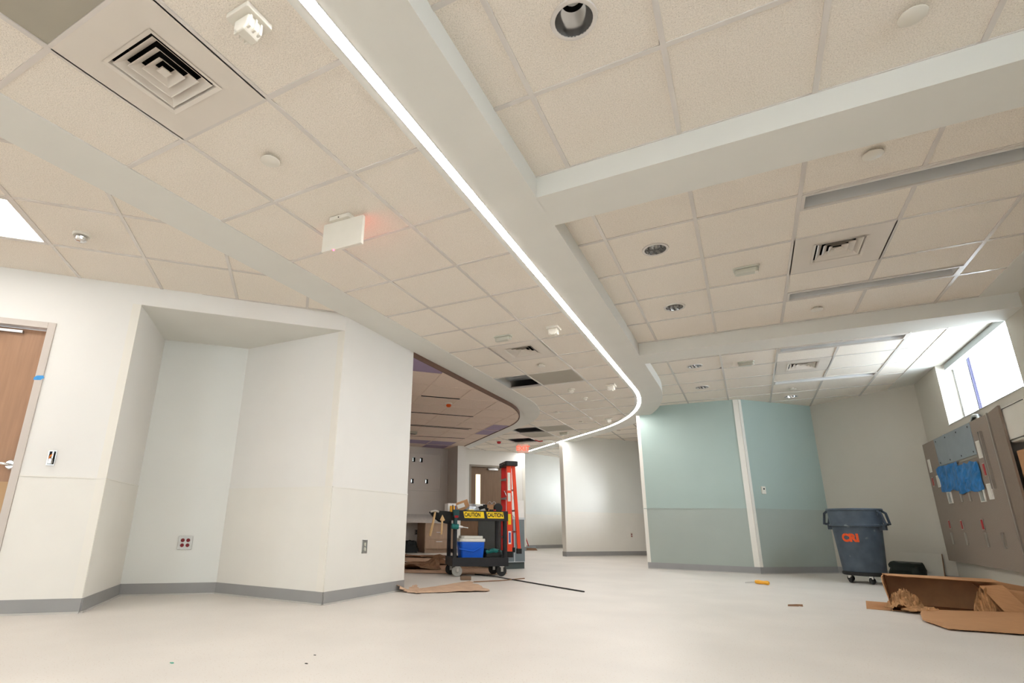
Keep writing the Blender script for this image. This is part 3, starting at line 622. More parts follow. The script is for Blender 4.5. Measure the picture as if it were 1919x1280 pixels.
P = along(G1, G2, .17); d = on_wall('thermostat', G1, G2, P, 1.235, 'small white thermostat on the angled green wall', 'thermostat')
q = MB(); q.cbox(-.04, .04, -.024, 0, -.058, .058, .006); q.build('body', 'plastic_white', d, bevel=.004); q = MB(); q.box(-.014, .014, -.0255, -.0238, .008, .03); q.build('display', 'dark', d)
# inner room: recessed panel, cut-outs, counter
Li = math.hypot(I1[0] - I0[0], I1[1] - I0[1]); ai = ang(I0, I1)
def inner_x(x, y): return ((x - I0[0]) * math.cos(ai) + (y - I0[1]) * math.sin(ai))
xa, xb = inner_x(-7.282, 10.836), inner_x(-6.757, 11.482)
d = empty('access_board', I0 + (0,), ai, 'large framed wall board with four open boxes in the dim inner room', 'panel')
q = MB(); q.box(xa, xb, -.02, .0, 1.46, 2.305); q.build('board', 'wall_inner', d, bevel=.004)
q = MB(); q.box(xa - .03, xa, -.03, 0, 1.42, 2.33); q.box(xb, xb + .03, -.03, 0, 1.42, 2.33); q.box(xa, xb, -.03, 0, 2.305, 2.33); q.box(xa, xb, -.04, 0, 1.42, 1.46); q.build('frame', 'wall_inner', d)
for px_, pz in ((-7.208, 2.16), (-7.086, 2.16), (-7.22, 1.64), (-6.985, 1.645)):
    x = inner_x(px_, 10.723 + (px_ + 7.374) * 1.23); q = MB(); q.box(x - .035, x + .035, -.024, -.0195, pz - .055, pz + .055); b = q.build('open_box', 'void', d); q = MB(); q.box(x - .035, x - .012, -.028, -.0195, pz - .04, pz + .04); q.build('bracket', 'steel', b)
d = empty('wall_counter', I0 + (0,), ai, 'grey counter along the back wall of the inner room', 'counter')
q = MB(); q.box(.3, Li - .01, -.62, -.01, .72, .76); q.box(.3, Li - .01, -.63, -.60, .66, .765); q.build('worktop', 'counter', d); q = MB(); q.box(.3, Li - .01, -.032, -.0, .76, .86); q.build('backsplash', 'counter', d)
d2 = empty('drawer_unit', along(I0, I1, (Li - .75) / Li) + (0,), ai, 'brown drawer cabinet under the inner room counter', 'cabinet')
q = MB(); q.box(0, .70, -.56, -.02, .09, .715); q.box(.03, .67, -.50, -.04, 0, .09); q.build('body', 'cabinet_brown', d2)
for k in range(3):
    q = MB(); z0 = .1 + k * .205; q.box(.01, .69, -.578, -.56, z0, z0 + .195); f = q.build('drawer', 'cabinet_brown', d2); q = MB(); q.tube([(.28, -.579, z0 + .15), (.28, -.6, z0 + .15), (.42, -.6, z0 + .15), (.42, -.579, z0 + .15)], .005, 6); q.build('handle', 'steel', f)
for x, lb in ((inner_x(-7.119, 11.037), 'duplex outlet below the inner room counter nearer the pale wall'), (inner_x(-6.957, 11.236), 'dark quad outlet below the inner room counter beside the drawers')):
    P = along(I0, I1, x / Li); d3 = on_wall('wall_outlet', I0, I1, P, .445, lb, 'outlet'); w = .06 if 'quad' in lb else .04
    q = MB(); q.box(-w, w, -.007, 0, -.06, .06); q.build('cover_plate', 'frame_grey' if w < .05 else 'red_dark', d3)
    for c in ((0,) if w < .05 else (-.03, .03)):
        for r in (-.025, .025): q = MB(); q.box(c - .015, c + .015, -.009, -.0068, r - .015, r + .015); q.build('socket', 'dark', d3)
def sack(name, loc, rz, w, dp, h, m, label, cat, seed=1, handles=True):
    rnd = random.Random(seed); d = empty(name, loc, rz, label, cat); nx, nz = 16, 9; mb = MB(); vs_ = []; fs = []
    for k in range(nz):
        t = k / (nz - 1); s = 1 - .10 * t ** 2 if k < nz - 1 else .82
        for i in range(nx):
            a = 2 * math.pi * i / nx; c, si = math.cos(a), math.sin(a); e = .55
            x = w / 2 * math.copysign(abs(c) ** e, c) * s; y = dp / 2 * math.copysign(abs(si) ** e, si) * s
            vs_.append((x + rnd.uniform(-.012, .012), y + rnd.uniform(-.012, .012), h * t + (rnd.uniform(-.012, .012) if 0 < k else 0)))
    for k in range(nz - 1):
        for i in range(nx): fs.append((k * nx + i, k * nx + (i + 1) % nx, (k + 1) * nx + (i + 1) % nx, (k + 1) * nx + i))
    fs.append(tuple(range((nz - 1) * nx, nz * nx))); fs.append(tuple(range(nx))[::-1]); mb.add(vs_, fs); mb.build('body', m, d, smooth=True)
    if handles:
        q = MB(); q.tube([(-w * .2, -dp / 2 - .004, h * .7), (-w * .18, -dp / 2 - .012, h * .95), (0, -dp * .2, h * 1.06), (w * .18, -dp / 2 - .012, h * .95), (w * .2, -dp / 2 - .004, h * .7)], .009, 6); q.build('handle', m, d, smooth=True)
    return d
sack('tool_bag', (-7.05, 10.62, 0), ai, .40, .26, .26, 'bag_black', 'black bag on the floor under the inner room counter', 'bag', 3)
# ------------------------------------------------------------------ station cabinet, ladder
A, B = (-3.192, 8.10), (-3.41, 7.72); run = (-.93, .37)
st = empty('station_desk', B + (0,), math.atan2(-run[1], -run[0]) + math.pi, 'dark grey desk cabinet behind the tool cart with a pale upstand', 'desk')
st.rotation_euler = (0, 0, math.atan2(run[1], run[0]))          # local x runs back along the desk, local -y is the open end
def sl(p):                                                        # plan point to desk-local
    c, s = math.cos(st.rotation_euler.z), math.sin(st.rotation_euler.z); X, Y = p[0] - B[0], p[1] - B[1]; return (X * c + Y * s, -X * s + Y * c)
a_ = sl(A); Ld = 1.0
q = MB(); q.prism([(0, 0), a_, (a_[0] + Ld, a_[1]), (Ld, 0)], .10, .735); q.build('carcass', 'station', st)
q = MB(); q.prism([(.03, .02), (a_[0] + .03, a_[1] - .02), (a_[0] + Ld, a_[1] - .02), (Ld, .02)], 0, .10); q.build('toe_kick', 'station_dark', st)
q = MB(); q.prism([(-.012, -.01 if a_[1] > 0 else .01), (a_[0] - .012, a_[1] + (.01 if a_[1] > 0 else -.01)), (a_[0] + Ld, a_[1]), (Ld, 0)], .735, .765); q.build('worktop', 'station_edge', st)
ux, uy = a_[0] / math.hypot(*a_), a_[1] / math.hypot(*a_); Le = math.hypot(*a_); nx_, ny_ = -abs(uy), ux * (1 if uy > 0 else -1)
def endp(s, o): return (ux * s - abs(uy) * o, uy * s + ux * o * (1 if uy > 0 else -1))
q = MB(); q.prism([endp(.08, -.03), endp(Le, -.03), endp(Le, -.002), endp(.08, -.002)], .765, 1.03); q.build('upstand', 'paper_white', st)
q = MB(); q.prism([endp(Le * .52, -.002), endp(Le * .55, -.002), endp(Le * .55, .004), endp(Le * .52, .004)], .105, .735); q.prism([endp(0, -.002), endp(Le, -.002), endp(Le, .005), endp(0, .005)], .10, .108); q.build('panel_joint', 'station_edge', st)
for k in range(2):
    q = MB(); x0 = .10 + k * .45; q.box(x0, x0 + .42, -.016 if a_[1] > 0 else 0, 0 if a_[1] > 0 else .016, .12, .70); dr = q.build('cabinet_door', 'cabinet_brown' if k else 'station', st)
    q = MB(); q.lathe([(0, -.02), (.012, -.018), (.006, -.004), (.006, 0)], 12, M=Matrix.Translation((x0 + .05, -.017, .64)) @ Matrix.Rotation(R(-90), 4, 'X')); q.build('knob', 'steel', dr)
# folded step ladder hung on the end of the desk
lr, ll = Vector((-3.085, 7.37, 0)), Vector((-3.31, 7.66, 0)); lc = (lr + ll) / 2; Lz0 = .205
lad = empty('step_ladder', (lc.x, lc.y, Lz0), math.atan2((lr - ll).y, (lr - ll).x), 'folded orange step ladder with black cap standing by the tool cart', 'ladder')
hw = (lr - ll).length / 2; LH = 1.37
def rail(x0, y0, x1, y1, z0, z1, m, name, wd=.03, dp=.075):
    q = MB(); vs_ = []
    for (x, y, z) in ((x0, y0, z0), (x1, y1, z1)):
        vs_ += [(x - wd / 2, y - dp / 2, z), (x + wd / 2, y - dp / 2, z), (x + wd / 2, y + dp / 2, z), (x - wd / 2, y + dp / 2, z)]
    q.add(vs_, [(0, 3, 2, 1), (4, 5, 6, 7), (0, 1, 5, 4), (1, 2, 6, 5), (2, 3, 7, 6), (3, 0, 4, 7)]); return q.build(name, m, lad, bevel=.004)
fr_ = []
for s, m in ((1, 'ladder_orange'), (-1, 'ladder_red')):
    fr_.append(rail(s * hw, -.05, s * hw * .86, -.045, .05, LH - .06, m, 'front_rail'))
    rail(s * (hw + .005), .09, s * hw * .84, .025, .09, LH - .06, m, 'rear_rail', dp=.05)
    q = MB(); q.box(s * hw - .024, s * hw + .024, -.095, -.005, 0, .08); q.box(s * hw - .026, s * hw + .026, .055, .125, .05, .12); q.build('rubber_foot', 'rubber', lad, bevel=.004)
for k in range(4):
    z = .27 + k * .28; f = 1 - .14 * z / LH; q = MB(); q.box(-hw * f, hw * f, -.085, -.01, z - .012, z + .012); q.build('step', 'alum', lad)
for k in range(3):
    z = .35 + k * .3; q = MB(); q.box(-hw * .92, hw * .92, .05 - .01 * k, .075 - .01 * k, z - .012, z + .012); q.build('rear_brace', 'alum', lad)
q = MB(); q.prism([(-hw - .02, -.105), (hw + .02, -.105), (hw + .035, -.08), (hw + .035, .06), (hw + .015, .085), (-hw - .015, .085), (-hw - .035, .06), (-hw - .035, -.08)], LH - .07, LH); cap = q.build('top_cap', 'cart_black', lad, bevel=.006)
for s in (-.6, .0, .6): q = MB(); q.lathe([(0, -.004), (.008, -.003), (.008, 0)], 10, M=Matrix.Translation((hw * s, -.1055, LH - .03)) @ Matrix.Rotation(R(-90), 4, 'X')); q.build('rivet', 'steel', cap)
q = MB(); q.tube([(hw * .8, -.04, .95), (hw * .82, .02, .82), (hw * .86, .06, .95)], .006, 6); q.tube([(-hw * .8, -.04, .95), (-hw * .82, .02, .82), (-hw * .86, .06, .95)], .006, 6); q.build('spreader', 'steel', lad)
xs = hw * .93
for z0, z1, m in ((.92, 1.2, 'sticker'), (.78, .9, 'sticker'), (.45, .6, 'sticker_yellow'), (.18, .36, 'sticker'), (.2, .34, 'sticker_blue')):
    f = lambda z: hw + (hw * .86 - hw) * (z - .05) / (LH - .11)
    w0 = .022 if m != 'sticker_blue' else .012; zz = (z0 + z1) / 2; q = MB(); q.box(f(zz) + .0152, f(zz) + .0175 + (.0008 if m == 'sticker_blue' else 0), -.049 - w0, -.049 + w0, z0, z1, M=None); q.build('warning_label', m, lad)
q = MB(); q.tube([(-.05, .03, .62), (-.2, .09, .60), (-.35, .16, .575), (-.40, .19, .55)], .008, 6); q.build('hanging_hook', 'steel', lad)
# ------------------------------------------------------------------ tool cart
ca = math.atan2(.516, .565); c0 = Vector((-3.466, 6.259, 0)); CL, CD = .765, .42
cart = empty('tool_cart', c0, ca, 'black plastic two-shelf tool cart with yellow caution tape along its top', 'cart')
def tray(z0, z1, name, wall_=.016):
    q = MB(); q.box(0, CL, 0, wall_, z0, z1); q.box(0, CL, CD - wall_, CD, z0, z1); q.box(0, wall_, wall_, CD - wall_, z0, z1); q.box(CL - wall_, CL, wall_, CD - wall_, z0, z1); q.box(wall_, CL - wall_, wall_, CD - wall_, z0 + .02 if name == 'lower_shelf' else z1 - .045, z0 + .04 if name == 'lower_shelf' else z1 - .03); return q.build(name, 'cart_black', cart, bevel=.004)
tray(.70, .83, 'top_shelf'); tray(.125, .235, 'lower_shelf')
for x in (.012, CL - .062):
    for y in (.012, CD - .062):
        q = MB(); q.cbox(x, x + .05, y, y + .05, .2, .74, .01); q.build('corner_post', 'cart_black', cart)
for k, (x, y, g) in enumerate(((.07, .03, 1), (CL - .09, .03, 0), (.05, CD - .1, 0), (CL - .11, CD - .1, 0))):
    q = MB(); q.lathe([(.0, -.018), (.05, -.018), (.066, -.012), (.07, 0), (.066, .012), (.05, .018), (0, .018)], 24, M=Matrix.Translation((x, y, .071)) @ Matrix.Rotation(R(90), 4, 'X')); wh = q.build('wheel', 'tyre_grey' if g else 'rubber', cart, smooth=True)
    q = MB(); q.lathe([(0, -.021), (.022, -.021), (.03, -.0185), (.036, -.0185)], 16, M=Matrix.Translation((x, y, .071)) @ Matrix.Rotation(R(90), 4, 'X')); q.build('hub', 'steel', wh, smooth=True)
    q = MB(); q.box(x - .016, x + .016, y - .03, y - .024, .06, .128); q.box(x - .016, x + .016, y + .024, y + .03, .06, .128); q.box(x - .03, x + .03, y - .03, y + .03, .115, .128); q.build('caster_fork', 'steel', cart)
q = MB(); q.prism([(-.33, -.03), (-.30, -.05), (-.12, .0), (.0, .0), (.0, .13), (-.1, .11), (-.26, .07), (-.33, .03)], .70, .83, M=Matrix.Translation((0, 0, 1.53)) @ Matrix.Rotation(R(180), 4, 'X') @ Matrix.Translation((0, 0, 0)) if False else Matrix.Translation((0, .12, 0)))
q = MB()
for y in (.03, CD - .03): q.tube([(.0, y, .79), (-.10, y, .80), (-.17, y, .80)], .016, 8)
q.tube([(-.17, .03, .80), (-.175, CD / 2, .805), (-.17, CD - .03, .80)], .018, 8); q.build('push_handle', 'cart_black', cart, smooth=True)
for k, (x0, x1, sk) in enumerate(((.135, .43, .015), (.455, .705, .0))):
    q = MB(); q.add([(x0, -.0012, .815), (x1 - .012, -.0012, .815), (x1, -.0012, .732), (x0 + .02 - sk * 0, -.0012, .732)], [(0, 3, 2, 1)]); q.add([(x0, -.0002, .815), (x1 - .012, -.0002, .815), (x1, -.0002, .732), (x0 + .02, -.0002, .732)], [(0, 1, 2, 3)]); tp = q.build('caution_tape', 'caution_yellow', cart)
    text('tape_lettering', 'CAUTION', .074, 'ink', tp, ((x0 + x1) / 2 - (.02 if k == 0 else 0), -.0022, .773), FRONT, bold=.0022, sx=.66 if k == 0 else .66)
# things on the cart: placed in cart coordinates
def cw(x, y, z): c, s = math.cos(ca), math.sin(ca); return (c0.x + x * c - y * s, c0.y + x * s + y * c, z)
ck = empty('cooler_box', cw(.295, .20, .168), ca, 'blue cooler with white lid on the lower shelf of the tool cart', 'cooler')
q = MB(); q.add([(x * s, y * s2, z) for z, s, s2 in ((0, .86, .86), (.26, 1, 1)) for x, y in ((-.155, -.125), (.155, -.125), (.17, -.10), (.17, .10), (.155, .125), (-.155, .125), (-.17, .10), (-.17, -.10))], [tuple(range(8))[::-1], tuple(range(8, 16))] + [(i, (i + 1) % 8, 8 + (i + 1) % 8, 8 + i) for i in range(8)]); q.build('body', 'cooler_blue', ck, bevel=.012)
q = MB(); q.cbox(-.176, .176, -.13, .13, .26, .30, .025); q.cbox(-.15, .15, -.11, .11, .30, .335, .03); q.build('lid', 'cooler_white', ck, bevel=.008)
q = MB(); q.tube([(-.178, -.02, .24), (-.185, -.135, .17), (0, -.15, .14), (.12, -.14, .2)], .009, 8); q.build('carry_handle', 'cooler_blue', ck, smooth=True)
bd = MB(); bd.box(.14, .47, .03, .36, .1655, .169); o = bd.build('scrap_board', 'hickory', None); o.location = c0; o.rotation_euler = (0, 0, ca); tag(o, 'thin wooden board under the blue cooler', 'board')
sack('tool_bag', cw(.60, .21, .166), ca, .26, .30, .17, 'bag_black', 'black and teal soft bag beside the blue cooler on the cart', 'bag', 5, False)
q = MB(); q.tube([(-.11, -.1, .13), (-.02, -.13, .155), (.07, -.1, .14), (.12, .02, .13)], .028, 8); o = q.build('strap', 'teal', None, smooth=True); o.parent = [x for x in bpy.data.objects if x.name.startswith('tool_bag')][-1]
# cordless drill on the corner post
dr = empty('cordless_drill', cw(.02, -.045, .60), ca, 'teal cordless drill hanging at the front corner of the tool cart', 'drill')
q = MB(); q.cbox(-.035, .045, -.03, .03, .14, .235, .01); q.build('battery', 'teal_dark', dr, bevel=.006)
q = MB(); q.cbox(-.022, .022, -.022, .022, .04, .145, .008); q.build('grip', 'teal_dark', dr, bevel=.006)
q = MB(); q.tube([(-.05, 0, .025), (.04, 0, .02)], .034, 14); q.build('motor_housing', 'teal', dr, smooth=True)
q = MB(); q.tube([(.04, 0, .02), (.07, 0, .018), (.10, 0, .015)], .026, 12, r1=.012); q.build('chuck', 'steel', dr, smooth=True)
q = MB(); q.tube([(.10, 0, .015), (.17, 0, .005)], .005, 8); q.build('drill_bit', 'steel', dr)
q = MB(); q.box(-.02, .03, -.032, -.024, .132, .16); q.build('release_tab', 'red', dr)
# tool pouch on the handle with two hanging handles
po = empty('tool_pouch', cw(-.12, .05, .70), ca, 'black leather tool pouch slung over the cart handle', 'pouch')
q = MB(); q.add([(-.20, -.04, .10), (-.10, -.06, .125), (.09, -.05, .11), (.09, .05, .11), (-.12, .05, .125), (-.20, .03, .10), (-.13, -.03, .03), (-.05, -.045, -.03), (.08, -.04, -.05), (.08, .03, -.05), (-.06, .04, -.03), (-.14, .03, .03)], [(0, 1, 2, 3, 4, 5), (11, 10, 9, 8, 7, 6), (0, 6, 7, 1), (1, 7, 8, 2), (2, 8, 9, 3), (3, 9, 10, 4), (4, 10, 11, 5), (5, 11, 6, 0)]); q.build('pouch_body', 'bag_black', po, bevel=.01)
h1 = empty('claw_hammer', cw(-.25, -.02, .0), ca, 'hammer with a long tan handle hanging from the tool pouch', 'hammer')
q = MB(); q.tube([(.0, 0, .80), (-.02, 0, .68), (-.06, 0, .50)], .013, 8, r1=.016); q.build('handle', 'hickory', h1, smooth=True); q = MB(); q.tube([(-.06, 0, .80), (.0, 0, .815), (.05, 0, .80)], .014, 8); q.build('head', 'steel', h1, smooth=True)
h2 = empty('hatchet', cw(-.155, -.035, .0), ca, 'pale wooden handled hatchet hanging beside the tan hammer', 'hatchet')
q = MB(); q.tube([(.0, 0, .73), (-.004, 0, .60), (-.008, 0, .52)], .013, 8); q.build('handle', 'hickory', h2, smooth=True); q = MB(); q.prism([(-.03, .70), (.0, .765), (.035, .70), (.02, .69), (-.015, .69)], -.008, .008, M=Matrix.Rotation(R(90), 4, 'X')); q.build('head', 'hickory', h2)
# clutter in the top tray (tray floor z = .80)
tz = .80
def cb(name, x, y, z, rz, w, dp, h, m, label, cat, tilt=0., flap=None, lm=None):
    d = empty(name, cw(x, y, z), ca + rz, label, cat); d.rotation_euler = (0, tilt, ca + rz)
    q = MB(); q.box(-w / 2, w / 2, -dp / 2, dp / 2, 0, h); q.build('box_body', m, d, bevel=.003)
    q = MB(); q.box(-w / 2 + .004, w / 2 - .004, -.02, .02, h - .0005, h + .001); q.build('tape_seam', lm or m, d)
    if flap: q = MB(); q.box(-w * .3, w * .2, -dp / 2 - .001, -dp / 2 + .0005, h * .3, h * .75); q.build('printed_label', flap, d)
    return d
cb('supply_box', .05, .22, tz, .1, .20, .14, .12, 'paper_white', 'white carton with a blue label at the handle end of the cart', 'box', 0, 'sticker_blue')
cb('shipping_box', .185, .20, tz + .035, -.25, .20, .15, .12, 'cardboard', 'brown cardboard box tipped up on the cart top', 'box', R(-20), 'paper_white', 'paper_white')
q = MB()
d = empty('plastic_bag', cw(.30, .16, tz), ca, 'crumpled clear plastic packet in the middle of the cart top', 'bag'); rn = random.Random(4)
vs_ = [((.11 * math.cos(a) * s) + rn.uniform(-.012, .012), (.09 * math.sin(a) * s) + rn.uniform(-.012, .012), z + rn.uniform(-.008, .008)) for z, s in ((0.008, 1), (.05, 1.05), (.09, .75), (.115, .3)) for a in [2 * math.pi * i / 12 for i in range(12)]]
q.add(vs_, [(k * 12 + i, k * 12 + (i + 1) % 12, (k + 1) * 12 + (i + 1) % 12, (k + 1) * 12 + i) for k in range(3) for i in range(12)] + [tuple(range(36, 48)), tuple(range(12))[::-1]]); q.build('packet', 'foil', d); q = MB(); q.box(-.09, .0, -.108, -.10, .01, .04); q.build('printed_label', 'caution_yellow', d)
cb('paper_stack', .36, .30, tz, 0, .30, .12, .125, 'paper_white', 'white box behind the clutter on the cart top', 'box')
cb('carton_sheet', .545, .30, tz, .05, .26, .03, .125, 'cardboard', 'upright piece of tan cardboard at the back of the cart top', 'cardboard')
d = empty('tape_measure', cw(.0, .06, tz), ca, 'yellow tape measure by the white carton on the cart', 'tape measure'); q = MB(); q.cbox(-.035, .035, -.022, .022, .0, .085, .01); q.build('case', 'chisel_yellow', d, bevel=.006); q = MB(); q.box(-.006, .006, -.0245, -.02, .0, .1); q.build('belt_clip', 'ink', d)
d = empty('pliers', cw(.44, .10, tz), ca, 'black handled pliers lying on the cart top', 'pliers')
q = MB(); q.tube([(-.09, 0, .03), (-.03, .01, .06), (.02, .0, .075), (.07, -.02, .05)], .013, 8); q.tube([(-.08, .04, .06), (-.02, .02, .085), (.03, .0, .08), (.08, .03, .02)], .013, 8); q.build('handles', 'rubber', d, smooth=True); q = MB(); q.cbox(.0, .055, -.02, .02, .07, .115, .008); q.build('jaw', 'ink', d, bevel=.004)
d = empty('cable_reel', cw(.66, .12, tz), ca, 'round black reel with a red tab at the ladder end of the cart', 'reel')
q = MB(); q.lathe([(0, -.028), (.05, -.028), (.06, -.02), (.06, .02), (.05, .028), (0, .028)], 22, M=Matrix.Translation((0, 0, .075)) @ Matrix.Rotation(R(78), 4, 'X')); q.build('drum', 'rubber', d, smooth=True); q = MB(); q.cbox(-.075, -.04, -.045, -.02, .005, .05, .006); q.build('tab', 'red_cover', d, bevel=.004); q = MB(); q.cbox(-.12, -.06, -.03, .03, .0, .05, .006); q.build('stand', 'ink', d)
# safety glasses
d = empty('safety_glasses', cw(.60, .21, tz + .105), ca, 'clear safety glasses resting on the clutter behind the black reel', 'glasses')
for s in (-1, 1): q = MB(); q.lathe([(.022, -.003), (.026, 0), (.022, .003)], 16, M=Matrix.Translation((s * .032, 0, .03)) @ Matrix.Rotation(R(90), 4, 'X')); q.build('lens_rim', 'foil', d)
q = MB(); q.tube([(-.058, 0, .03), (-.06, .06, .01)], .003, 6); q.tube([(.058, 0, .03), (.06, .06, .01)], .003, 6); q.tube([(-.008, 0, .03), (.008, 0, .03)], .003, 6); q.build('temples', 'foil', d)
# ------------------------------------------------------------------ trash can on a dolly
tcn = empty('trash_can', (1.235, 8.88, 0), R(-28), 'grey round trash can on a wheeled dolly with orange letters', 'trash can')
q = MB(); q.lathe([(0, .135), (.225, .135), (.235, .15), (.275, .715), (.288, .72), (.292, .74), (.298, .90), (.312, .905), (.315, .92), (.308, .93), (.298, .93), (.288, .90), (.262, .70), (.222, .16), (0, .155)], 40); q.build('barrel', 'canplastic', tcn, smooth=True)
q = MB(); q.lathe([(.276, .70), (.302, .705), (.304, .722), (.29, .735)], 40); q.build('rim_band', 'canplastic', tcn, smooth=True)
for s in (0, 1):
    a = R(0 + 180 * s); M_ = Matrix.Rotation(a, 4, 'Z')
    pts = [(.285, -.085, .90), (.325, -.085, .87), (.352, -.07, .735), (.352, .07, .735), (.325, .085, .87), (.285, .085, .90)]
    q = MB(); q.tube([tuple(M_ @ Vector(p)) for p in pts], .016, 8); q.build('side_handle', 'canplastic_dark', tcn, smooth=True)
    q = MB(); q.prism([(.282, -.07), (.345, -.06), (.345, .06), (.282, .07)], .715, .735, M=M_); q.prism([(.262, -.05), (.33, -.035), (.33, .035), (.262, .05)], .66, .715, M=M_); q.build('handle_web', 'canplastic_dark', tcn)
q = MB(); q.lathe([(0, .095), (.235, .095), (.245, .105), (.245, .13), (.23, .14)], 32); q.build('dolly_plate', 'rubber', tcn, smooth=True)
for k in range(5):
    a = R(72 * k + 20); x, y = .2 * math.cos(a), .2 * math.sin(a); Mx = Matrix.Translation((x, y, .042)) @ Matrix.Rotation(a + .5 * k, 4, 'Z') @ Matrix.Rotation(R(90), 4, 'X')
    q = MB(); q.lathe([(0, -.014), (.032, -.014), (.042, -.008), (.042, .008), (.032, .014), (0, .014)], 18, M=Mx); wh = q.build('caster', 'rubber', tcn, smooth=True)
    q = MB(); q.box(x - .02, x + .02, y - .02, y + .02, .06, .1); q.build('caster_fork', 'steel', wh)
tx = text('painted_letters', 'CRI', .13, 'orange_paint', tcn, (0, 0, 0), FRONT, bold=.008, ext=.0)
me = tx.data; rot = math.atan2(-math.cos(R(8)), -math.sin(R(8)))
bm = bmesh.new(); bm.from_mesh(me); bmesh.ops.triangulate(bm, faces=bm.faces); bmesh.ops.subdivide_edges(bm, edges=bm.edges, cuts=2)
th0 = R(-90 - 8 - 20) - R(-28)
for v in bm.verts:
    z = .555 + v.co.y; rr = .235 + (z - .15) / (.715 - .15) * .04 + .0015; a = th0 + v.co.x * .95 / rr; v.co = (rr * math.cos(a), rr * math.sin(a), z)
bm.to_mesh(me); bm.free(); tx.rotation_euler = (0, 0, 0)
# ------------------------------------------------------------------ leaning board and black bag by the grey wall
d = empty('wall_board', along(G2, G3, .60) + (0,), ang(G2, G3), 'pale sheet of wallboard leaning against the grey wall', 'board')
q = MB(); Mr = Matrix.Translation((0, -.07, 0)) @ Matrix.Rotation(R(-8), 4, 'X'); q.box(-.0, .52, -.012, 0, 0, .37, M=Mr); q.build('sheet', 'wall_grey', d); q = MB(); q.box(.515, .5205, -.0122, .0002, 0, .3702, M=Mr); q.build('cut_edge', 'kraft_dark', d)
sack('rubbish_bag', (1.80, 9.50, 0), ang(G2, G3), .40, .26, .245, 'bag_green', 'black bag on the floor in front of the pale leaning board', 'bag', 9, False)
# ------------------------------------------------------------------ headwall unit under the window
HU = 2.22; v_a, v_b = 9.36, 7.01
hwl = empty('headwall_unit', (HU, v_a, 0), R(-90), 'brown service headwall panel with sockets and blue film under the window', 'wall panel'); HL = v_a - v_b; ZB, ZT = .295, 1.80
q = MB(); q.box(0, HL, 0, .018, ZB, ZT); q.build('front_panel', 'headwall', hwl, bevel=.002)
q = MB(); q.box(0, HL - .02, .018, .075, ZB, ZB + .03); q.box(.0, .03, .018, .075, ZB, ZT - .05); q.build('back_frame', 'headtrim', hwl)
q = MB(); q.box(HL, HL + .022, -.012, .02, ZB - .005, ZT + .005); q.build('corner_trim', 'headtrim', hwl)
Mh = Matrix.Translation((HL + .022, 0, 0)) @ Matrix.Rotation(R(-7), 4, 'Z'); q = MB(); q.box(0, .42, 0, .018, ZB, ZT, M=Mh); q.build('side_panel', 'headwall_side', hwl)
def hx(pv): return v_a - pv
q = MB(); q.box(.55, 1.85, -.006, 0, 1.455, 1.795); pl = q.build('blank_plate', 'plate_grey', hwl)
for x in (.62, 1.0, 1.4, 1.78):
    for z in (1.49, 1.76): q = MB(); q.lathe([(0, -.003), (.01, -.002), (.01, 0)], 8, M=Matrix.Translation((x, -.006, z)) @ Matrix.Rotation(R(-90), 4, 'X')); q.build('screw', 'dark', pl)
q = MB(); q.box(.5, 1.85, -.004, .0, 1.425, 1.45); q.build('mounting_rail', 'headtrim', hwl)
rn = random.Random(11)
def film(x0, x1, z0, z1):
    q = MB(); n = 8; m_ = 6; vs_ = [(x0 + (x1 - x0) * i / n + rn.uniform(-.02, .02), -.008 - rn.uniform(0, .014), z0 + (z1 - z0) * j / m_ + rn.uniform(-.015, .015)) for j in range(m_ + 1) for i in range(n + 1)]
    q.add(vs_, [(j * (n + 1) + i, j * (n + 1) + i + 1, (j + 1) * (n + 1) + i + 1, (j + 1) * (n + 1) + i) for j in range(m_) for i in range(n)]); q.build('protective_film', 'blue_film', hwl)
film(.44, 1.22, 1.13, 1.44); film(1.08, 1.83, 1.085, 1.395)
def dev(x, z, w, h, m, inner=None):
    q = MB(); q.box(x - w / 2, x + w / 2, -.008, 0, z - h / 2, z + h / 2); o = q.build('device_plate', 'headtrim' if m in ('headtrim', 'red') else 'sticker', hwl)
    q = MB(); q.box(x - w * .32, x + w * .32, -.0105, -.0075, z - h * .42, z + h * .42); q.build('device_face', m, o)
for x, z, w, h, m in ((.141, 1.50, .09, .17, 'plastic_white'), (.141, 1.291, .08, .12, 'red'), (.368, 1.281, .12, .15, 'plastic_white'), (1.959, 1.493, .12, .18, 'plastic_white'), (1.96, 1.282, .07, .14, 'red'), (1.95, 1.06, .12, .16, 'plastic_white'),
                       (.655, 1.06, .16, .14, 'steel'), (1.058, 1.057, .05, .13, 'headtrim'), (1.34, 1.055, .05, .13, 'headtrim'), (1.712, 1.035, .15, .14, 'steel'),
                       (.408, .742, .06, .11, 'red'), (.855, .735, .07, .11, 'red'), (1.517, .736, .08, .12, 'red'), (.385, .575, .06, .14, 'headtrim'), (.887, .577, .05, .14, 'headtrim'), (1.531, .58, .05, .15, 'headtrim'), (1.975, .579, .06, .15, 'headtrim')): dev(x, z, w, h, m)
q = MB(); q.box(2.06, 2.12, -.014, 0, 1.08, 1.66); q.box(2.06, 2.07, -.024, -.012, 1.08, 1.66); q.box(2.11, 2.12, -.024, -.012, 1.08, 1.66); q.build('equipment_track', 'headtrim', hwl)
q = MB(); q.tube([(1.74, .05, 1.74), (1.76, .05, 1.82), (1.86, .05, 1.865), (1.96, .05, 1.85), (2.02, .05, 1.77)], .02, 10); q.build('flexible_conduit', 'alum', hwl, smooth=True)
q = MB(); q.tube([(.62, .045, 1.78), (.76, .05, 1.83), (.88, .045, 1.81), (.92, .045, 1.76)], .006, 6); q.build('loose_wire', 'alum', hwl, smooth=True)
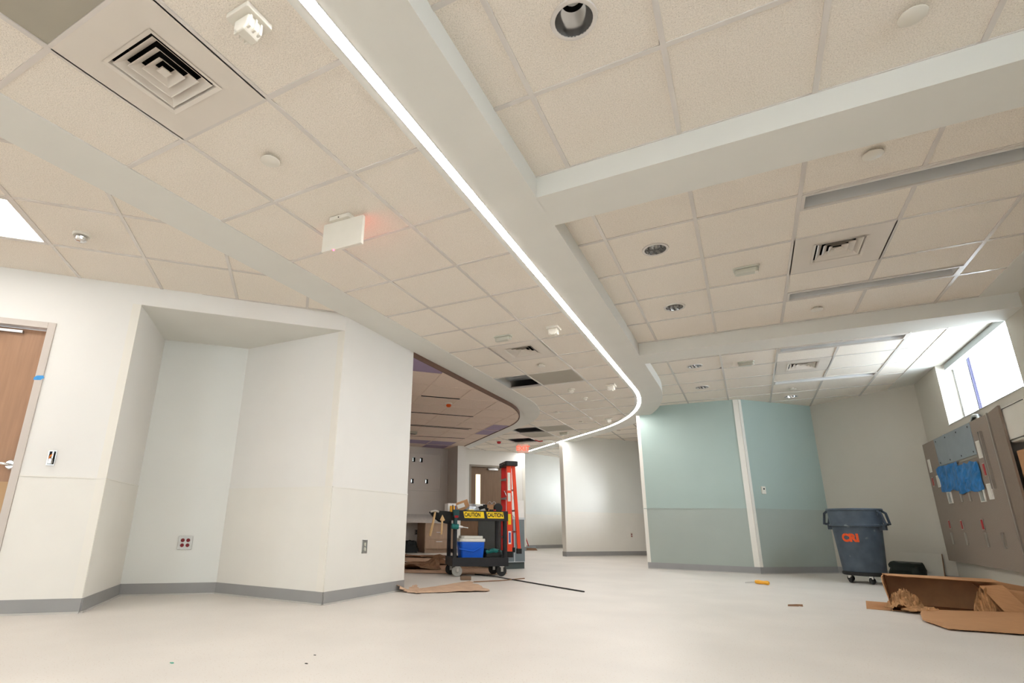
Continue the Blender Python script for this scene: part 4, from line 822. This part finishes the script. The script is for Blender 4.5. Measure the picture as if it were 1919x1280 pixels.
# pale box and cardboard sheet beyond the headwall
d = empty('wall_cabinet', (2.29, 6.62, 0), R(-90), 'white wall box beside the brown headwall at the frame edge', 'wall box'); q = MB(); q.cbox(0, .55, -.09, 0, 1.45, 1.78, .03); q.build('body', 'plastic_white', d, bevel=.012); q = MB(); q.cbox(.02, .53, -.096, -.088, 1.47, 1.76, .02); q.build('cover', 'plastic_white', d)
q = MB(); q.box(0, .5, -.03, -.012, 0, 1.37); o = q.build('cardboard_sheet', 'cardboard', None); o.location = (2.24, 6.56, 0); o.rotation_euler = (0, 0, R(-90)); tag(o, 'tan cardboard sheet standing at the wall below the white box', 'cardboard')
# ------------------------------------------------------------------ open cardboard carton
ba = R(-8); bx = empty('cardboard_carton', (.974, 6.0, 0), ba, 'large open cardboard carton lying on the floor under the headwall', 'box')
BL, BD, BH, t = .76, .56, .262, .006
def slab4(pl_, name, m='cardboard', th=t):
    nrm = (Vector(pl_[1]) - Vector(pl_[0])).cross(Vector(pl_[2]) - Vector(pl_[1])).normalized() * th; n = len(pl_)
    q = MB(); q.add(list(pl_) + [tuple(Vector(p) - nrm) for p in pl_], [tuple(range(n)), tuple(range(2 * n - 1, n - 1, -1))] + [(i, n + i, n + (i + 1) % n, (i + 1) % n) for i in range(n)]); return q.build(name, m, bx)
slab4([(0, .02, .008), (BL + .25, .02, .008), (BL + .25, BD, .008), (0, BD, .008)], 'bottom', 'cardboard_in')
slab4([(0, BD, 0), (BL, BD, 0), (BL, BD, BH), (.5, BD, BH + .004), (0, BD, BH)], 'back_wall')
slab4([(0, 0, 0), (-.012, 0, .10), (-.03, .10, .22), (-.03, .16, BH), (-.02, .35, BH), (0, BD, BH), (0, BD, 0)], 'end_wall')
slab4([(-.01, BD, BH), (BL - .02, BD, BH), (BL - .02, .12, BH + .004), (.30, .10, BH + .010), (.02, .13, BH + .012)], 'top_panel')
slab4([(.20, -.03, .03), (1.15, -.03, .088), (1.16, -.62, .012), (.66, -.79, .010), (.27, -.89, .010), (.16, -.55, .014), (.17, -.25, .022)], 'front_flap')
for pl_ in ([(.70, .02, .06), (.60, .10, .235), (.74, .12, .25), (.86, .04, .06)], [(.78, .08, .05), (.60, .46, .22), (.78, .50, .22), (1.02, .12, .05)], [(.98, .08, .05), (.80, .50, .19), (1.22, .50, .15), (1.20, .06, .07)], [(BL, BD, 0), (1.22, BD - .04, 0), (1.22, BD - .03, .17), (BL, BD, BH - .01)]): slab4(pl_, 'torn_flap')
slab4([(1.15, -.03, .088), (.20, -.03, .03), (.20, -.02, .0), (1.15, -.02, .0)], 'front_wall')
def crumple(name, loc, rz, size, seed, label, m='crumple', n=14):
    rn = random.Random(seed); q = MB(); vs_ = []
    for j in range(n + 1):
        for i in range(n + 1):
            x, y = (i / n - .5), (j / n - .5); r = math.hypot(x, y)
            z = size[2] * max(0, 1 - (r * 1.75) ** 2) * rn.uniform(.35, 1.1) + .012 + rn.uniform(0, .012); vs_.append((x * size[0] + rn.uniform(-.5, .5) * size[0] / n, y * size[1] + rn.uniform(-.5, .5) * size[1] / n, z))
    q.add(vs_, [(j * (n + 1) + i, j * (n + 1) + i + 1, (j + 1) * (n + 1) + i + 1, (j + 1) * (n + 1) + i) for j in range(n) for i in range(n)])
    o = q.build(name, m, None); o.location = loc; o.rotation_euler = (0, 0, rz); sm = o.modifiers.new('thickness', 'SOLIDIFY'); sm.thickness = .002; return tag(o, label, 'paper')
def bxp(x, y, z=0.): c, s = math.cos(ba), math.sin(ba); return (bx.location.x + x * c - y * s, bx.location.y + x * s + y * c, z)
crumple('crumpled_paper', bxp(.10, .06, .010), ba - .3, (.24, .22, .15), 2, 'crumpled brown packing paper spilling out of the near corner of the carton', n=20)
crumple('crumpled_paper', bxp(.20, -.04, .004), ba - .1, (.26, .12, .05), 5, 'low strip of crumpled packing paper at the carton front edge')
crumple('crumpled_paper', bxp(.62, .10, .012), ba + 1.0, (.26, .13, .21), 8, 'tall ridge of crumpled packing paper across the carton middle', n=20)
crumple('crumpled_paper', bxp(1.1, .32, .03), ba, (.22, .22, .12), 12, 'crumpled packing paper at the torn end of the carton')
q = MB(); q.box(0, .17, 0, .62, 0, .004); o = q.build('cardboard_scrap', 'cardboard', None); o.location = (.80, 6.02, .001); o.rotation_euler = (0, 0, R(-8)); tag(o, 'flat piece of cardboard poking out beside the open carton', 'cardboard')
# ------------------------------------------------------------------ small things on the floor
d = empty('putty_knife', (-.02, 7.80, 0), R(-30), 'yellow handled chisel lying on the floor before the green wall', 'chisel')
q = MB(); q.lathe([(0, -.085), (.02, -.08), (.024, -.04), (.02, .02), (.024, .07), (.015, .085), (0, .088)], 14, M=Matrix.Translation((.06, 0, .025)) @ Matrix.Rotation(R(90), 4, 'Y')); q.build('handle', 'chisel_yellow', d, smooth=True); q = MB(); q.add([(-.02, -.008, .018), (-.02, .008, .018), (-.02, .008, .03), (-.02, -.008, .03), (-.15, -.013, .004), (-.15, .013, .004), (-.15, .013, .008), (-.15, -.013, .008)], [(0, 1, 2, 3), (7, 6, 5, 4), (0, 4, 5, 1), (1, 5, 6, 2), (2, 6, 7, 3), (3, 7, 4, 0)]); q.build('blade', 'steel', d)
for k, (x, y, rz, l) in enumerate(((.24, 5.82, .3, .09), (.29, 5.86, -.5, .07))):
    q = MB(); q.add([(-l / 2, -.012, .001), (l / 2, -.006, .001), (l / 2 - .01, .012, .014), (-l / 2 + .01, .01, .010), (-l / 2, -.012, .004), (l / 2, -.006, .005), (l / 2 - .01, .012, .017), (-l / 2 + .01, .01, .013)], [(3, 2, 1, 0), (4, 5, 6, 7), (0, 1, 5, 4), (1, 2, 6, 5), (2, 3, 7, 6), (3, 0, 4, 7)]); o = q.build('wood_chip', 'kraft_dark', None); o.location = (x, y, 0); o.rotation_euler = (0, 0, rz); tag(o, ['longer splinter of the pair of wood chips on the open floor', 'shorter splinter of the pair of wood chips on the open floor'][k], 'wood chip')
for k, (x, y, m, s, lb) in enumerate(((-1.973, 2.131, 'ink', .006, 'tiny dark crumb on the near floor, the nearer of two'), (-2.057, 2.278, 'ink', .005, 'tiny dark crumb on the near floor, the further of two'), (-2.517, 1.807, 'leaf_green', .008, 'tiny green plastic scrap on the near floor by the alcove'))):
    q = MB(); q.prism([(-s * 1.3, -s * .5), (s, -s * .7), (s * 1.4, s * .3), (-s * .6, s * .7)], 0, s * .5); o = q.build('floor_crumb', m, None); o.location = (x, y, 0); tag(o, lb, 'crumb')
def sheet(name, c4, label, m='kraft', seed=1, n=14, amp=.006, curl=None, cat='paper'):
    rn = random.Random(seed); q = MB(); vs_ = []; ctr = Vector((sum(c[0] for c in c4) / 4, sum(c[1] for c in c4) / 4, 0))
    for j in range(n + 1):
        for i in range(n + 1):
            s, t_ = i / n, j / n; p = Vector((0, 0, 0))
            for c, wgt in zip(c4, ((1 - s) * (1 - t_), s * (1 - t_), s * t_, (1 - s) * t_)): p += Vector((c[0], c[1], c[2] if len(c) > 2 else 0)) * wgt
            edge = min(s, 1 - s, t_, 1 - t_); jx = .02 if edge == 0 else .0
            z = p.z + amp * (1 + math.sin(s * 7 + seed) * math.cos(t_ * 5 + seed * 2)) + rn.uniform(0, amp) + .002
            if curl:
                for (cs, ct, rad, hgt) in curl:
                    dd = math.hypot(s - cs, t_ - ct); z += hgt * max(0, 1 - dd / rad) ** 1.6
            vs_.append((p.x - ctr.x + rn.uniform(-jx, jx), p.y - ctr.y + rn.uniform(-jx, jx), z))
    q.add(vs_, [(j * (n + 1) + i, j * (n + 1) + i + 1, (j + 1) * (n + 1) + i + 1, (j + 1) * (n + 1) + i) for j in range(n) for i in range(n)])
    o = q.build(name, m, None); o.location = ctr; sm = o.modifiers.new('thickness', 'SOLIDIFY'); sm.thickness = .0015; return tag(o, label, cat)
sheet('kraft_paper', [(-3.10, 4.78), (-2.93, 4.64), (-2.42, 5.17), (-3.02, 5.90)], 'torn triangle of brown floor paper in front of the tool cart', 'kraft', 3, amp=.006)
sheet('kraft_paper', [(-3.20, 4.62), (-2.93, 4.60), (-2.86, 4.78), (-3.17, 4.92)], 'curled scrap of brown paper at the foot of the pale wall corner', 'kraft', 4, amp=.004, curl=[(0, 0, .6, .07), (0, 1, .5, .04)])
sheet('kraft_paper', [(-4.3, 6.3), (-3.0, 6.9), (-3.6, 8.3), (-5.4, 7.9)], 'wide sheet of brown floor paper under and behind the tool cart', 'kraft', 6, amp=.003)
sheet('kraft_paper', [(-5.3, 8.0), (-4.3, 8.3), (-5.3, 10.0), (-6.6, 9.3)], 'sheet of brown floor paper deep in the inner room', 'kraft', 7, amp=.006)
sheet('kraft_paper', [(-4.6, 6.6), (-4.05, 7.0), (-4.5, 7.5), (-5.1, 7.1)], 'grey brown torn paper humped up on the inner room floor', 'kraft_dark', 8, amp=.016, curl=[(1, .5, .5, .13), (.3, 0, .4, .06)])
sheet('kraft_paper', [(-5.0, 7.5), (-4.3, 7.95), (-4.5, 8.3), (-5.3, 7.9)], 'torn paper ridge standing up beside the cart wheels', 'kraft_dark', 9, amp=.012, curl=[(.6, .5, .3, .16), (1, 1, .4, .1)])
sheet('kraft_paper', [(-6.5, 8.8), (-5.2, 9.2), (-5.3, 9.5), (-6.6, 9.2)], 'dark ragged strip of paper across the back of the inner room', 'kraft_dark', 10, amp=.02, curl=[(.2, .5, .4, .06), (.8, .5, .3, .05)])
q = MB(); q.tube([(0, 0, .008), (.35, -.15, .012), (.9, -.47, .008), (1.35, -.75, .007), (1.76, -1.0, .007)], .007, 6); o = q.build('black_cable', 'rubber', None, smooth=True); o.location = (-3.36, 6.70, 0); tag(o, 'black cable running out from under the tool cart across the floor', 'cable')
q = MB(); q.tube([(0, 0, .008), (.2, .28, .01), (.34, .75, .008)], .006, 6); o = q.build('brown_cord', 'kraft_dark', None, smooth=True); o.location = (-2.95, 5.85, 0); tag(o, 'short brown cord lying between the wood block and the cart wheels', 'cord')
q = MB(); q.box(-.065, .065, -.03, .03, 0, .045); o = q.build('wood_block', 'wood_dark', None, bevel=.004); o.location = (-3.15, 6.03, 0); o.rotation_euler = (0, 0, R(33)); tag(o, 'small brown wood block on the floor before the tool cart', 'wood block')
d = empty('push_broom', (-5.30, 13.9, 0), R(30), 'broom with a red stick leaning in the far passage', 'broom')
q = MB(); q.tube([(-.22, -.10, .55), (-.06, -.02, .09)], .013, 8); q.build('stick', 'red_cover', d, smooth=True); q = MB(); q.cbox(-.16, .14, -.05, .05, .06, .1, .01); q.build('head', 'plate_grey', d); q = MB(); q.add([(-.17, -.07, 0), (.17, -.07, 0), (.17, .07, 0), (-.17, .07, 0), (-.14, -.045, .06), (.12, -.045, .06), (.12, .045, .06), (-.14, .045, .06)], [(0, 3, 2, 1), (4, 5, 6, 7), (0, 1, 5, 4), (1, 2, 6, 5), (2, 3, 7, 6), (3, 0, 4, 7)]); q.build('bristles', 'kraft_dark', d)
